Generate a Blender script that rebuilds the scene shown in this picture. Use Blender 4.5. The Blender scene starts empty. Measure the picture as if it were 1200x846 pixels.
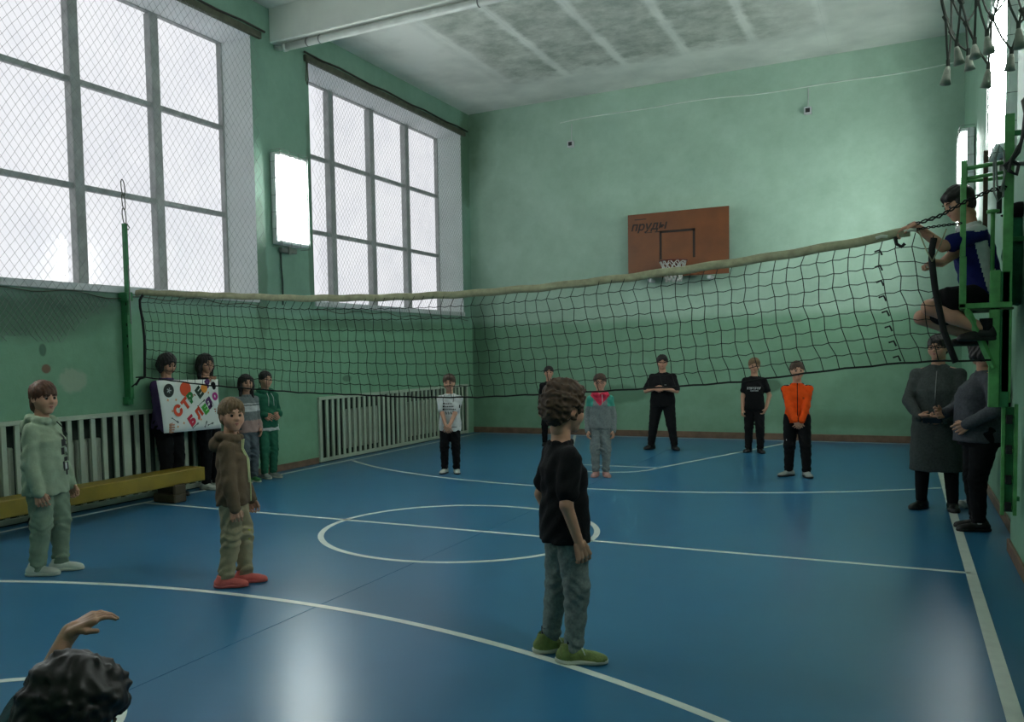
import bpy, math, random
import numpy as np
from mathutils import Vector, Matrix, Euler
random.seed(7); rng = np.random.default_rng(7)
scene = bpy.context.scene
C = scene.collection
R = math.radians

# ------------------------------------------------------------------ camera, world, exposure
cam_d = bpy.data.cameras.new('camera'); cam = bpy.data.objects.new('camera', cam_d); C.objects.link(cam)
FPX, PX, PY = 1009.38, 525.326, 473.906
yaw, pit, rol = R(27.835), R(-3.283), R(-1.2)
fw = Vector((-math.sin(yaw)*math.cos(pit), math.cos(yaw)*math.cos(pit), math.sin(pit)))
rt = Vector((math.cos(yaw), math.sin(yaw), 0)); up = rt.cross(fw)
rt2 = rt*math.cos(rol) + up*math.sin(rol); up2 = -rt*math.sin(rol) + up*math.cos(rol)
m3 = Matrix((rt2, up2, -fw)).transposed()
cam.matrix_world = Matrix.Translation((3.412, -6.607, 1.52)) @ m3.to_4x4()
cam_d.sensor_fit = 'HORIZONTAL'; cam_d.sensor_width = 36; cam_d.lens = FPX*36/1200
cam_d.shift_x = (600-PX)/1200; cam_d.shift_y = -(423-PY)/1200
cam_d.clip_start = .05
scene.camera = cam
w = bpy.data.worlds.new('overcast_sky'); scene.world = w; w.use_nodes = True
nt = w.node_tree; bgn = nt.nodes['Background']
tc = nt.nodes.new('ShaderNodeTexCoord'); nz = nt.nodes.new('ShaderNodeTexNoise'); nz.inputs['Scale'].default_value = 2.0
cr = nt.nodes.new('ShaderNodeValToRGB'); cr.color_ramp.elements[0].position = .3; cr.color_ramp.elements[1].position = .7
cr.color_ramp.elements[0].color = (.74, .75, .785, 1); cr.color_ramp.elements[1].color = (.80, .81, .84, 1)
nt.links.new(tc.outputs['Generated'], nz.inputs['Vector']); nt.links.new(nz.outputs['Fac'], cr.inputs['Fac']); nt.links.new(cr.outputs['Color'], bgn.inputs['Color'])
bgn.inputs['Strength'].default_value = .93
scene.view_settings.view_transform = 'Standard'; scene.view_settings.look = 'None'
scene.view_settings.gamma = 1; scene.view_settings.exposure = 0.45; scene.view_settings.use_curve_mapping = False
LAMP = 36.0

# ------------------------------------------------------------------ dimensions (metres)
XL, XR, YB, YF, ZC = -4.019, 4.20, 8.534, -8.7, 6.152
WD = .302; ZT, ZB = 5.66, 2.285
Y1R, Y2L, Y2R = 2.238, 3.453, 8.183
def portal(y0, y1):
    d = bpy.data.lights.new('window_portal', 'AREA'); d.shape = 'RECTANGLE'; d.size = ZT-ZB; d.size_y = y1-y0
    d.cycles.is_portal = True
    o = bpy.data.objects.new('window_portal', d); C.objects.link(o)
    o.location = (XL-WD-.12, (y0+y1)/2, (ZT+ZB)/2); o.rotation_euler = (0, R(-90), 0)
portal(Y2L, Y2R); portal(-2.5, Y1R); portal(-8.3, -3.7)

# ------------------------------------------------------------------ materials
def lin(c):
    return tuple(((v/255/12.92) if v/255 <= .04045 else ((v/255+.055)/1.055)**2.4) for v in c)
MATS = {}
def mat(name, rgb, rough=.6, metal=0, mott=.12, scale=6, bump=0, bscale=60, spec=.5, rgb2=None, coat=0):
    if name in MATS: return MATS[name]
    m = bpy.data.materials.new(name); m.use_nodes = True; n = m.node_tree; L = n.links
    b = n.nodes['Principled BSDF']; c = lin(rgb)
    b.inputs['Roughness'].default_value = rough; b.inputs['Metallic'].default_value = metal
    b.inputs['Specular IOR Level'].default_value = spec; b.inputs['Coat Weight'].default_value = coat
    t = n.nodes.new('ShaderNodeTexCoord'); z = n.nodes.new('ShaderNodeTexNoise'); z.inputs['Scale'].default_value = scale; z.inputs['Detail'].default_value = 5
    L.new(t.outputs['Object'], z.inputs['Vector'])
    r = n.nodes.new('ShaderNodeValToRGB'); r.color_ramp.elements[0].position = .3; r.color_ramp.elements[1].position = .7
    c2 = lin(rgb2) if rgb2 else tuple(min(1, v*(1+mott)) for v in c)
    c1 = c if rgb2 else tuple(v*(1-mott) for v in c)
    r.color_ramp.elements[0].color = (*c1, 1); r.color_ramp.elements[1].color = (*c2, 1)
    L.new(z.outputs['Fac'], r.inputs['Fac']); L.new(r.outputs['Color'], b.inputs['Base Color'])
    if bump:
        z2 = n.nodes.new('ShaderNodeTexNoise'); z2.inputs['Scale'].default_value = bscale; z2.inputs['Detail'].default_value = 4
        L.new(t.outputs['Object'], z2.inputs['Vector'])
        bp = n.nodes.new('ShaderNodeBump'); bp.inputs['Strength'].default_value = bump; bp.inputs['Distance'].default_value = .01
        L.new(z2.outputs['Fac'], bp.inputs['Height']); L.new(bp.outputs['Normal'], b.inputs['Normal'])
    MATS[name] = m; return m
def emis(name, rgb, s):
    m = bpy.data.materials.new(name); m.use_nodes = True; b = m.node_tree.nodes['Principled BSDF']
    z = m.node_tree.nodes.new('ShaderNodeTexNoise'); z.inputs['Scale'].default_value = 2
    b.inputs['Base Color'].default_value = (.8, .8, .8, 1); b.inputs['Emission Color'].default_value = (*lin(rgb), 1); b.inputs['Emission Strength'].default_value = s
    return m

def node(n, typ, **kw):
    x = n.nodes.new(typ)
    for k, v in kw.items():
        if k in x.inputs: x.inputs[k].default_value = v
        else: setattr(x, k, v)
    return x
def wall_mat(name, hi, lo, zb=2.14, soft=.10, stains_corners=True, xm=None):
    """painted plaster: paler paint above, deeper green panel below, blotchy staining, darker corners"""
    m = bpy.data.materials.new(name); m.use_nodes = True; n = m.node_tree; L = n.links; b = n.nodes['Principled BSDF']
    g = node(n, 'ShaderNodeNewGeometry'); sep = node(n, 'ShaderNodeSeparateXYZ'); L.new(g.outputs['Position'], sep.inputs[0])
    nz = node(n, 'ShaderNodeTexNoise', Scale=1.3, Detail=6.0, Roughness=.6); L.new(g.outputs['Position'], nz.inputs['Vector'])
    nz2 = node(n, 'ShaderNodeTexNoise', Scale=5.0, Detail=8.0, Roughness=.7); L.new(g.outputs['Position'], nz2.inputs['Vector'])
    mr = node(n, 'ShaderNodeMapRange'); mr.interpolation_type = 'SMOOTHSTEP'
    mr.inputs['From Min'].default_value = zb-soft; mr.inputs['From Max'].default_value = zb+soft
    ad = node(n, 'ShaderNodeMath', operation='MULTIPLY_ADD'); L.new(nz.outputs['Fac'], ad.inputs[0]); ad.inputs[1].default_value = .12; L.new(sep.outputs['Z'], ad.inputs[2])
    L.new(ad.outputs[0], mr.inputs['Value'])
    mx = node(n, 'ShaderNodeMix', data_type='RGBA'); L.new(mr.outputs['Result'], mx.inputs['Factor'])
    mx.inputs['A'].default_value = (*lin(lo), 1); mx.inputs['B'].default_value = (*lin(hi), 1)
    r = node(n, 'ShaderNodeValToRGB'); r.color_ramp.elements[0].position = .30; r.color_ramp.elements[1].position = .62
    r.color_ramp.elements[0].color = (.72, .76, .72, 1); r.color_ramp.elements[1].color = (1, 1, 1, 1); L.new(nz.outputs['Fac'], r.inputs['Fac'])
    m2 = node(n, 'ShaderNodeMix', data_type='RGBA', blend_type='MULTIPLY'); m2.inputs['Factor'].default_value = .65
    L.new(mx.outputs['Result'], m2.inputs['A']); L.new(r.outputs['Color'], m2.inputs['B'])
    r2 = node(n, 'ShaderNodeValToRGB'); r2.color_ramp.elements[0].position = .35; r2.color_ramp.elements[1].position = .65
    r2.color_ramp.elements[0].color = (.82, .86, .82, 1); r2.color_ramp.elements[1].color = (1.0, 1, 1, 1); L.new(nz2.outputs['Fac'], r2.inputs['Fac'])
    m3_ = node(n, 'ShaderNodeMix', data_type='RGBA', blend_type='MULTIPLY'); m3_.inputs['Factor'].default_value = .6
    L.new(m2.outputs['Result'], m3_.inputs['A']); L.new(r2.outputs['Color'], m3_.inputs['B'])
    last = m3_.outputs['Result']
    def blot(center, rad, col, amt=1.0, wob=.25, sc=6.0, sf=.15):
        nonlocal last
        mp = node(n, 'ShaderNodeVectorMath', operation='SUBTRACT'); L.new(g.outputs['Position'], mp.inputs[0]); mp.inputs[1].default_value = center
        dv = node(n, 'ShaderNodeVectorMath', operation='DIVIDE'); L.new(mp.outputs[0], dv.inputs[0]); dv.inputs[1].default_value = rad
        ln = node(n, 'ShaderNodeVectorMath', operation='LENGTH'); L.new(dv.outputs[0], ln.inputs[0])
        nn = node(n, 'ShaderNodeTexNoise', Scale=sc, Detail=5.0); L.new(g.outputs['Position'], nn.inputs['Vector'])
        a2 = node(n, 'ShaderNodeMath', operation='MULTIPLY_ADD'); L.new(nn.outputs['Fac'], a2.inputs[0]); a2.inputs[1].default_value = wob*4; L.new(ln.outputs['Value'], a2.inputs[2])
        q = node(n, 'ShaderNodeMapRange'); q.inputs['From Min'].default_value = 1-sf+wob*2; q.inputs['From Max'].default_value = 1+sf+wob*2
        q.inputs['To Min'].default_value = amt; q.inputs['To Max'].default_value = 0; L.new(a2.outputs[0], q.inputs['Value'])
        x = node(n, 'ShaderNodeMix', data_type='RGBA'); L.new(q.outputs['Result'], x.inputs['Factor']); L.new(last, x.inputs['A']); x.inputs['B'].default_value = (*lin(col), 1)
        last = x.outputs['Result']
    if stains_corners == 'left':
        blot((XL, -.666, 1.345), (.3, .16, .12), (146, 166, 142), .9, .2, 16, .15)
        blot((XL, -.964, 1.469), (.3, .05, .045), (110, 70, 50), .9, .1)
        blot((XL, -.992, 1.653), (.3, .04, .06), (50, 80, 60), .8, .1)
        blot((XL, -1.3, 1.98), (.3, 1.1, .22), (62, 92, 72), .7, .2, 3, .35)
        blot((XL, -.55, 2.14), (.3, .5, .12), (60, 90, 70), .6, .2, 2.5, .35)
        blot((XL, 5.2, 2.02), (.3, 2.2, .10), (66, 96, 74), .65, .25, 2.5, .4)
        blot((XL, 4.2, 1.2), (.3, .12, .05), (50, 75, 58), .6, .2)
        blot((XL, 8.4, 5.3), (.3, .28, .9), (56, 88, 52), .6, .25, 2.5)  # darker green towards the far corner
        blot((XL, 2.3, 2.6), (.3, .12, 1.0), (58, 84, 62), .5, .2, 3)
        blot((XL, 3.4, 3.4), (.3, .07, 1.4), (58, 84, 62), .5, .2, 3)
    if stains_corners == 'back':
        blot((-3.9, YB, 5.6), (.30, .3, .8), (56, 92, 52), .6, .3, 2.0, .6)  # darker green patch, upper left corner
        blot((-3.9, YB, 1.6), (.35, .3, 1.2), (50, 84, 58), .6, .3, 2.0, .6)  # darker green patch, lower left corner
        blot((-1.0, YB, .75), (.5, .3, .16), (70, 108, 82), .6, .25, 2.5)
        blot((1.4, YB, .9), (.25, .3, .1), (60, 90, 68), .6, .25, 2.5)
        blot((2.5, YB, .35), (1.2, .3, .12), (84, 116, 86), .35, .3, 2.5, .5)
    L.new(last, b.inputs['Base Color']); b.inputs['Roughness'].default_value = .55; b.inputs['Specular IOR Level'].default_value = .35
    bp = node(n, 'ShaderNodeBump', Strength=.25, Distance=.02); L.new(nz2.outputs['Fac'], bp.inputs['Height']); L.new(bp.outputs['Normal'], b.inputs['Normal'])
    return m
WHI, WLO = (170, 199, 180), (128, 168, 140)
M_left = wall_mat('left_wall_paint', (128, 164, 146), (120, 164, 134), stains_corners='left')
M_back = wall_mat('back_wall_paint', WHI, WLO, stains_corners='back')
M_right = wall_mat('right_wall_paint', (146, 180, 160), WLO, stains_corners=False)
M_white = mat('white_oil_paint', (205, 207, 208), .5, mott=.06, scale=3)
M_slat = mat('grille_white_paint', (168, 180, 160), .5, mott=.10, scale=4)
M_wood_base = mat('baseboard_brown', (112, 88, 70), .6, mott=.25, scale=9)
M_dark = mat('niche_shade_dirt', (46, 60, 52), .9)
M_frame = mat('window_frame_grey', (150, 154, 152), .6, mott=.15, scale=8)
M_reveal = mat('window_reveal_white', (238, 238, 240), .7, mott=.05, scale=2)
M_rail = mat('net_rail_dark', (74, 78, 62), .7, mott=.3, scale=12)
M_ceilw = mat('limewash_ceiling', (222, 226, 218), .9, mott=.08, scale=2)
M_cord = mat('safety_net_cord', (130, 134, 132), .9)
M_pipe = mat('pipe_white', (198, 204, 198), .45)
M_black = mat('black_plastic', (14, 15, 15), .5)
M_steel = mat('dull_steel', (120, 122, 120), .45, .7)
M_green = mat('tower_green_enamel', (92, 160, 92), .45, mott=.22, scale=14)
M_dgreen = mat('post_green_enamel', (46, 118, 70), .5, mott=.2, scale=14)
M_line = mat('court_line_white', (214, 220, 210), .4, mott=.08, scale=10, coat=.2)
M_hole = mat('dark_hole', (12, 16, 12), .8)
M_bench = mat('bench_yellow', (130, 110, 26), .45, mott=.14, scale=5, bump=.1, bscale=20)
M_benchleg = mat('bench_leg_brown', (60, 50, 26), .6, mott=.2)
M_tube = emis('fluorescent_tube', (244, 252, 250), LAMP)
M_lamphouse = mat('lamp_housing_white', (220, 224, 222), .5)
M_rope = mat('net_black_cord', (10, 14, 12), .9)
M_tape = mat('net_tape_beige', (150, 150, 120), .9, mott=.2, scale=20, bump=.3, bscale=80)
M_band = mat('net_side_band', (8, 10, 9), .8)

def floor_mat():
    m = bpy.data.materials.new('blue_sports_vinyl'); m.use_nodes = True; n = m.node_tree; L = n.links; b = n.nodes['Principled BSDF']
    g = node(n, 'ShaderNodeNewGeometry')
    a = node(n, 'ShaderNodeTexNoise', Scale=.6, Detail=6.0, Roughness=.65); L.new(g.outputs['Position'], a.inputs['Vector'])
    r = node(n, 'ShaderNodeValToRGB'); r.color_ramp.elements[0].position = .3; r.color_ramp.elements[1].position = .7
    r.color_ramp.elements[0].color = (*lin((44, 100, 134)), 1); r.color_ramp.elements[1].color = (*lin((50, 108, 142)), 1)
    L.new(a.outputs['Fac'], r.inputs['Fac']); L.new(r.outputs['Color'], b.inputs['Base Color'])
    b.inputs['Roughness'].default_value = .29; b.inputs['Specular IOR Level'].default_value = .22
    return m
M_floor = floor_mat()

def glass_mat():
    m = bpy.data.materials.new('window_glass'); m.use_nodes = True; n = m.node_tree; L = n.links
    for x in list(n.nodes):
        if x.type == 'BSDF_PRINCIPLED': n.nodes.remove(x)
    o = [x for x in n.nodes if x.type == 'OUTPUT_MATERIAL'][0]
    g = node(n, 'ShaderNodeNewGeometry'); z = node(n, 'ShaderNodeTexNoise', Scale=1.5, Detail=5.0); L.new(g.outputs['Position'], z.inputs['Vector'])
    r = node(n, 'ShaderNodeValToRGB'); r.color_ramp.elements[0].color = (.95, .955, .965, 1); r.color_ramp.elements[1].color = (1, 1, 1, 1)
    r.color_ramp.elements[0].position = .3; r.color_ramp.elements[1].position = .6
    L.new(z.outputs['Fac'], r.inputs['Fac'])
    t = node(n, 'ShaderNodeBsdfTransparent'); L.new(r.outputs['Color'], t.inputs['Color'])
    gl = node(n, 'ShaderNodeBsdfGlossy', Roughness=.1)
    mx = node(n, 'ShaderNodeMixShader'); mx.inputs[0].default_value = .04; L.new(t.outputs[0], mx.inputs[1]); L.new(gl.outputs[0], mx.inputs[2]); L.new(mx.outputs[0], o.inputs['Surface'])
    return m
M_glass = glass_mat()

# ------------------------------------------------------------------ mesh helpers
class MB:
    def __init__(s): s.v = []; s.f = []; s.mi = []
    def add(s, v, f, mi=0):
        o = len(s.v); s.v += [tuple(p) for p in v]; s.f += [tuple(i+o for i in q) for q in f]; s.mi += [mi]*len(f)
    def box(s, a, b, mi=0, bev=0):
        x0, y0, z0 = a; x1, y1, z1 = b
        if bev <= 0:
            v = [(x0,y0,z0),(x1,y0,z0),(x1,y1,z0),(x0,y1,z0),(x0,y0,z1),(x1,y0,z1),(x1,y1,z1),(x0,y1,z1)]
            s.add(v, [(0,3,2,1),(4,5,6,7),(0,1,5,4),(1,2,6,5),(2,3,7,6),(3,0,4,7)], mi); return
        e = bev; v = []
        for z, i in ((z0, e), (z0+e, 0), (z1-e, 0), (z1, e)):
            for (x, sx) in ((x0, 1), (x1, -1)): pass
            v += [(x0+e+i*0, y0+i, z), (x1-e, y0+i, z), (x1-i, y0+e, z), (x1-i, y1-e, z), (x1-e, y1-i, z), (x0+e, y1-i, z), (x0+i, y1-e, z), (x0+i, y0+e, z)]
        f = [tuple(reversed(range(8))), tuple(range(24, 32))]
        for k in range(3):
            for j in range(8): f.append((k*8+j, k*8+(j+1) % 8, k*8+8+(j+1) % 8, k*8+8+j))
        s.add(v, f, mi)
    def tube(s, pts, r, n=6, mi=0, closed=False, r1=None):
        pts = [Vector(p) for p in pts]; N = len(pts); v = []; f = []
        pn = None
        for i, p in enumerate(pts):
            if closed: t = pts[(i+1) % N]-pts[i-1]
            else: t = pts[min(i+1, N-1)]-pts[max(i-1, 0)]
            t.normalize()
            if pn is None:
                a = Vector((0,0,1)) if abs(t.z) < .9 else Vector((1,0,0)); pn = t.cross(a).normalized()
            else:
                pn = (pn - t*pn.dot(t)); pn = pn.normalized() if pn.length > 1e-6 else t.orthogonal().normalized()
            b = t.cross(pn); rr = r if r1 is None else r+(r1-r)*i/max(1, N-1)
            for k in range(n):
                a = 2*math.pi*k/n; v.append(p+(pn*math.cos(a)+b*math.sin(a))*rr)
        for i in range(N if closed else N-1):
            j = (i+1) % N
            for k in range(n): f.append((i*n+k, i*n+(k+1) % n, j*n+(k+1) % n, j*n+k))
        if not closed: f += [tuple(reversed(range(n))), tuple((N-1)*n+k for k in range(n))]
        s.add(v, f, mi)
    def cyl(s, a, b, r, n=12, mi=0, r1=None): s.tube([a, b], r, n, mi, r1=r1)
    def build(s, name, m, parent=None, smooth=False, loc=None):
        me = bpy.data.meshes.new(name); me.from_pydata(s.v, [], s.f)
        for x in (m if isinstance(m, (list, tuple)) else [m]): me.materials.append(x)
        if isinstance(m, (list, tuple)): me.polygons.foreach_set('material_index', s.mi)
        if smooth: me.polygons.foreach_set('use_smooth', [True]*len(me.polygons))
        me.update()
        o = bpy.data.objects.new(name, me); C.objects.link(o)
        if parent is not None: o.parent = parent
        if loc is not None: o.location = loc
        return o
def bx(name, a, b, m, parent=None, bev=0, loc=None):
    k = MB(); k.box(a, b, bev=bev); return k.build(name, m, parent, loc=loc)
def empty(name, loc=(0,0,0), rz=0):
    o = bpy.data.objects.new(name, None); C.objects.link(o); o.location = loc; o.rotation_euler = (0,0,rz); o.empty_display_size = .1; return o
def tag(o, label=None, cat=None, group=None, kind=None):
    if label: o['label'] = label
    if cat: o['category'] = cat
    if group: o['group'] = group
    if kind: o['kind'] = kind
    return o
def struct(o): o['kind'] = 'structure'; return o
def inst(o, loc, parent=None, rot=None, scale=None):
    c = o.copy(); C.objects.link(c); c.location = loc; c.parent = parent if parent is not None else o.parent
    if rot: c.rotation_euler = rot
    if scale: c.scale = scale
    return c
def copy_tree(o, parent=None):
    c = o.copy(); C.objects.link(c); c.parent = parent
    for ch in o.children: copy_tree(ch, c)
    return c

# ------------------------------------------------------------------ room shell
fl = struct(bx('floor', (XL-.3, YF, -.12), (XR+.3, YB+.2, -.012), M_hole))
bx('vinyl_sheet', (XL, YF, -.012), (.247, YB, 0), M_floor, fl)
bx('vinyl_sheet', (.252, YF, -.012), (XR, YB, 0), M_floor, fl)
def line_strip(pts, wd):
    k = MB(); pts = [Vector((*p, 0)) for p in pts]; v = []; f = []
    for i, p in enumerate(pts):
        t = (pts[min(i+1, len(pts)-1)]-pts[max(i-1, 0)]).normalized(); nn = Vector((-t.y, t.x, 0))*wd/2
        v += [(*(p+nn).xy, .0015), (*(p-nn).xy, .0015)]
    for i in range(len(pts)-1): f.append((2*i, 2*i+1, 2*i+3, 2*i+2))
    n0 = len(v); v += [(a, b, .0001) for a, b, c in v]
    for i in range(len(pts)-1): f += [(2*i, 2*i+2, n0+2*i+2, n0+2*i), (2*i+1, n0+2*i+1, n0+2*i+3, 2*i+3)]
    k.add(v, f); return k.build('court_line', M_line, fl)
def arc(cx, cy, r, a0, a1, n=96): return [(cx+r*math.cos(R(a0+(a1-a0)*i/n)), cy+r*math.sin(R(a0+(a1-a0)*i/n))) for i in range(n+1)]
SLx, SRx = -3.809, 3.827
line_strip(arc(0, 0, 1.19, 0, 360, 128), .05)
line_strip([(SLx, 0), (SRx, 0)], .045)
line_strip([(SLx, YF+.3), (SLx, 8.42)], .04); line_strip([(SRx, YF+.3), (SRx, 8.42)], .065)
line_strip([(SLx, 8.42), (SRx, 8.42)], .045)
def clipx(p): return [q for q in p if abs(q[0]) <= 3.81]
line_strip(clipx(arc(.03, 8.45, 5.92, 180, 360, 160)), .045)
line_strip(clipx(arc(.03, -8.3, 5.92, 0, 180, 160)), .05)
for sg in (1, -1):
    line_strip(arc(0, 4.47*sg, .60, 180 if sg > 0 else 0, 360 if sg > 0 else 180, 48), .045)
    line_strip([(-.60, 4.49*sg), (.62, 4.49*sg)], .045)
    line_strip([(.60, 4.42*sg), (1.9, 8.42*sg)], .045); line_strip([(-.60, 4.42*sg), (-1.9, 8.42*sg)], .045)

# left wall with window openings (splayed reveals built per window)
k = MB()
T = .45
def wl(y0, y1, z0, z1): k.box((XL-T, y0, z0), (XL, y1, z1))
YR1, YR2 = -2.4, 1.2            # radiator niche one
YR3, YR4 = 3.44, 8.24           # radiator niche two
Y1L = -2.49
wl(YF, YR1, 0, ZB); wl(YR2, YR3, 0, ZB); wl(YR4, YB, 0, ZB)
wl(YR1, YR2, .96, ZB); wl(YR3, YR4, .93, ZB)
wl(YF, -8.3, ZB, ZT); wl(-3.7, Y1L, ZB, ZT); wl(Y1R, Y2L, ZB, ZT); wl(Y2R, YB, ZB, ZT); wl(YF, YB, ZT, ZC)
struct(k.build('wall_left', M_left))
for a_, b_ in ((YR1, YR2), (YR3, YR4)): struct(bx('wall_niche', (XL-T, a_-.05, -.01), (XL-T+.15, b_+.05, 1.0), M_dark))  # dark green backing: shade and dirt behind the slats put into the colour
struct(bx('wall_back', (XL-T, YB, 0), (XR+.3, YB+.3, ZC), M_back))
k = MB(); k.box((XR, YF, 0), (XR+.3, YB, ZC)); struct(k.build('wall_right', M_right))
struct(bx('wall_pilaster', (4.12, -.65, 0), (XR, .82, ZC), M_right))
struct(bx('wall_front', (XL-T, YF-.3, 0), (XR+.3, YF, ZC), M_right))

def ceil_mat():
    m = bpy.data.materials.new('ceiling_slab_limewash'); m.use_nodes = True; n = m.node_tree; L = n.links; b = n.nodes['Principled BSDF']
    g = node(n, 'ShaderNodeNewGeometry'); sep = node(n, 'ShaderNodeSeparateXYZ'); L.new(g.outputs['Position'], sep.inputs[0])
    oi = node(n, 'ShaderNodeTexCoord'); so = node(n, 'ShaderNodeSeparateXYZ'); L.new(oi.outputs['Object'], so.inputs[0])
    z1 = node(n, 'ShaderNodeTexNoise', Scale=2.6, Detail=9.0, Roughness=.7); L.new(g.outputs['Position'], z1.inputs['Vector'])
    z2 = node(n, 'ShaderNodeTexNoise', Scale=1.4, Detail=4.0); L.new(g.outputs['Position'], z2.inputs['Vector'])
    r = node(n, 'ShaderNodeValToRGB'); r.color_ramp.elements[0].position = .38; r.color_ramp.elements[1].position = .66
    r.color_ramp.elements[0].color = (*lin((150, 158, 148)), 1); r.color_ramp.elements[1].color = (*lin((200, 206, 196)), 1); L.new(z1.outputs['Fac'], r.inputs['Fac'])
    # mottled field inside each slab: |x_local|<.43 and y<7.1, wobbly edge; whitewashed elsewhere
    ab = node(n, 'ShaderNodeMath', operation='ABSOLUTE'); L.new(so.outputs['X'], ab.inputs[0])
    w1 = node(n, 'ShaderNodeMath', operation='MULTIPLY_ADD'); L.new(z1.outputs['Fac'], w1.inputs[0]); w1.inputs[1].default_value = .16; L.new(ab.outputs[0], w1.inputs[2])
    q1 = node(n, 'ShaderNodeMapRange'); q1.inputs['From Min'].default_value = .47; q1.inputs['From Max'].default_value = .54; q1.inputs['To Min'].default_value = 1; q1.inputs['To Max'].default_value = 0; L.new(w1.outputs[0], q1.inputs['Value'])
    w2 = node(n, 'ShaderNodeMath', operation='MULTIPLY_ADD'); L.new(z1.outputs['Fac'], w2.inputs[0]); w2.inputs[1].default_value = .6; L.new(sep.outputs['Y'], w2.inputs[2])
    q2 = node(n, 'ShaderNodeMapRange'); q2.inputs['From Min'].default_value = 7.2; q2.inputs['From Max'].default_value = 7.7; q2.inputs['To Min'].default_value = 1; q2.inputs['To Max'].default_value = 0; L.new(w2.outputs[0], q2.inputs['Value'])
    q3 = node(n, 'ShaderNodeMapRange'); q3.inputs['From Min'].default_value = -2.75; q3.inputs['From Max'].default_value = -2.3; L.new(sep.outputs['X'], q3.inputs['Value'])
    q4 = node(n, 'ShaderNodeMapRange'); q4.inputs['From Min'].default_value = 1.6; q4.inputs['From Max'].default_value = 2.6; q4.inputs['To Min'].default_value = 1; q4.inputs['To Max'].default_value = .15; L.new(sep.outputs['X'], q4.inputs['Value'])
    p = q1.outputs['Result']
    for o_ in (q2, q3, q4):
        mm = node(n, 'ShaderNodeMath', operation='MULTIPLY'); L.new(p, mm.inputs[0]); L.new(o_.outputs['Result'], mm.inputs[1]); p = mm.outputs[0]
    wr = node(n, 'ShaderNodeValToRGB'); wr.color_ramp.elements[0].color = (*lin((200, 206, 198)), 1); wr.color_ramp.elements[1].color = (*lin((226, 230, 222)), 1)
    wr.color_ramp.elements[0].position = .3; wr.color_ramp.elements[1].position = .6; L.new(z2.outputs['Fac'], wr.inputs['Fac'])
    x = node(n, 'ShaderNodeMix', data_type='RGBA'); L.new(p, x.inputs['Factor']); L.new(wr.outputs['Color'], x.inputs['A']); L.new(r.outputs['Color'], x.inputs['B'])
    L.new(x.outputs['Result'], b.inputs['Base Color']); b.inputs['Roughness'].default_value = .9
    bp = node(n, 'ShaderNodeBump', Strength=.3, Distance=.02); L.new(z1.outputs['Fac'], bp.inputs['Height']); L.new(bp.outputs['Normal'], b.inputs['Normal'])
    return m
M_slab = ceil_mat()
ce = struct(bx('ceiling', (XL-T, YF-.3, ZC+.01), (XR+.3, YB+.3, ZC+.2), M_ceilw))
sl = bx('ceiling_slab', (-.497, 2.6, -.03), (.497, YB, .02), M_slab, ce, bev=.006, loc=(-3.56+.04, 0, ZC))
for xx in (-2.53, -1.54, -.55, .43, 1.42, 2.41, 3.40): pass
sl.location = (-4.06+.03, 0, ZC)
for i in range(1, 9): inst(sl, (-4.03+.985*i, 0, ZC))
sl2 = bx('ceiling_slab', (-.497, YF, -.03), (.497, 2.6, .02), M_slab, ce, bev=.006, loc=(-4.03, 0, ZC))
for i in range(1, 9): inst(sl2, (-4.03+.985*i, 0, ZC))
struct(bx('trim_beam', (XL, 2.62, 5.68), (XR, 2.80, ZC), M_ceilw, bev=.01))
struct(bx('baseboard_back', (XL, YB-.02, 0), (XR, YB, .11), M_wood_base, bev=.004))
struct(bx('baseboard_left', (XL, YR2+.04, 0), (XL+.02, YR3-.02, .09), M_wood_base, bev=.004))
struct(bx('baseboard_right', (XR-.02, .82, 0), (XR, YB-.02, .09), M_wood_base, bev=.004))
struct(bx('baseboard_pilaster', (4.10, -.65, 0), (4.12, .84, .09), M_wood_base, bev=.004))

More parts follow.
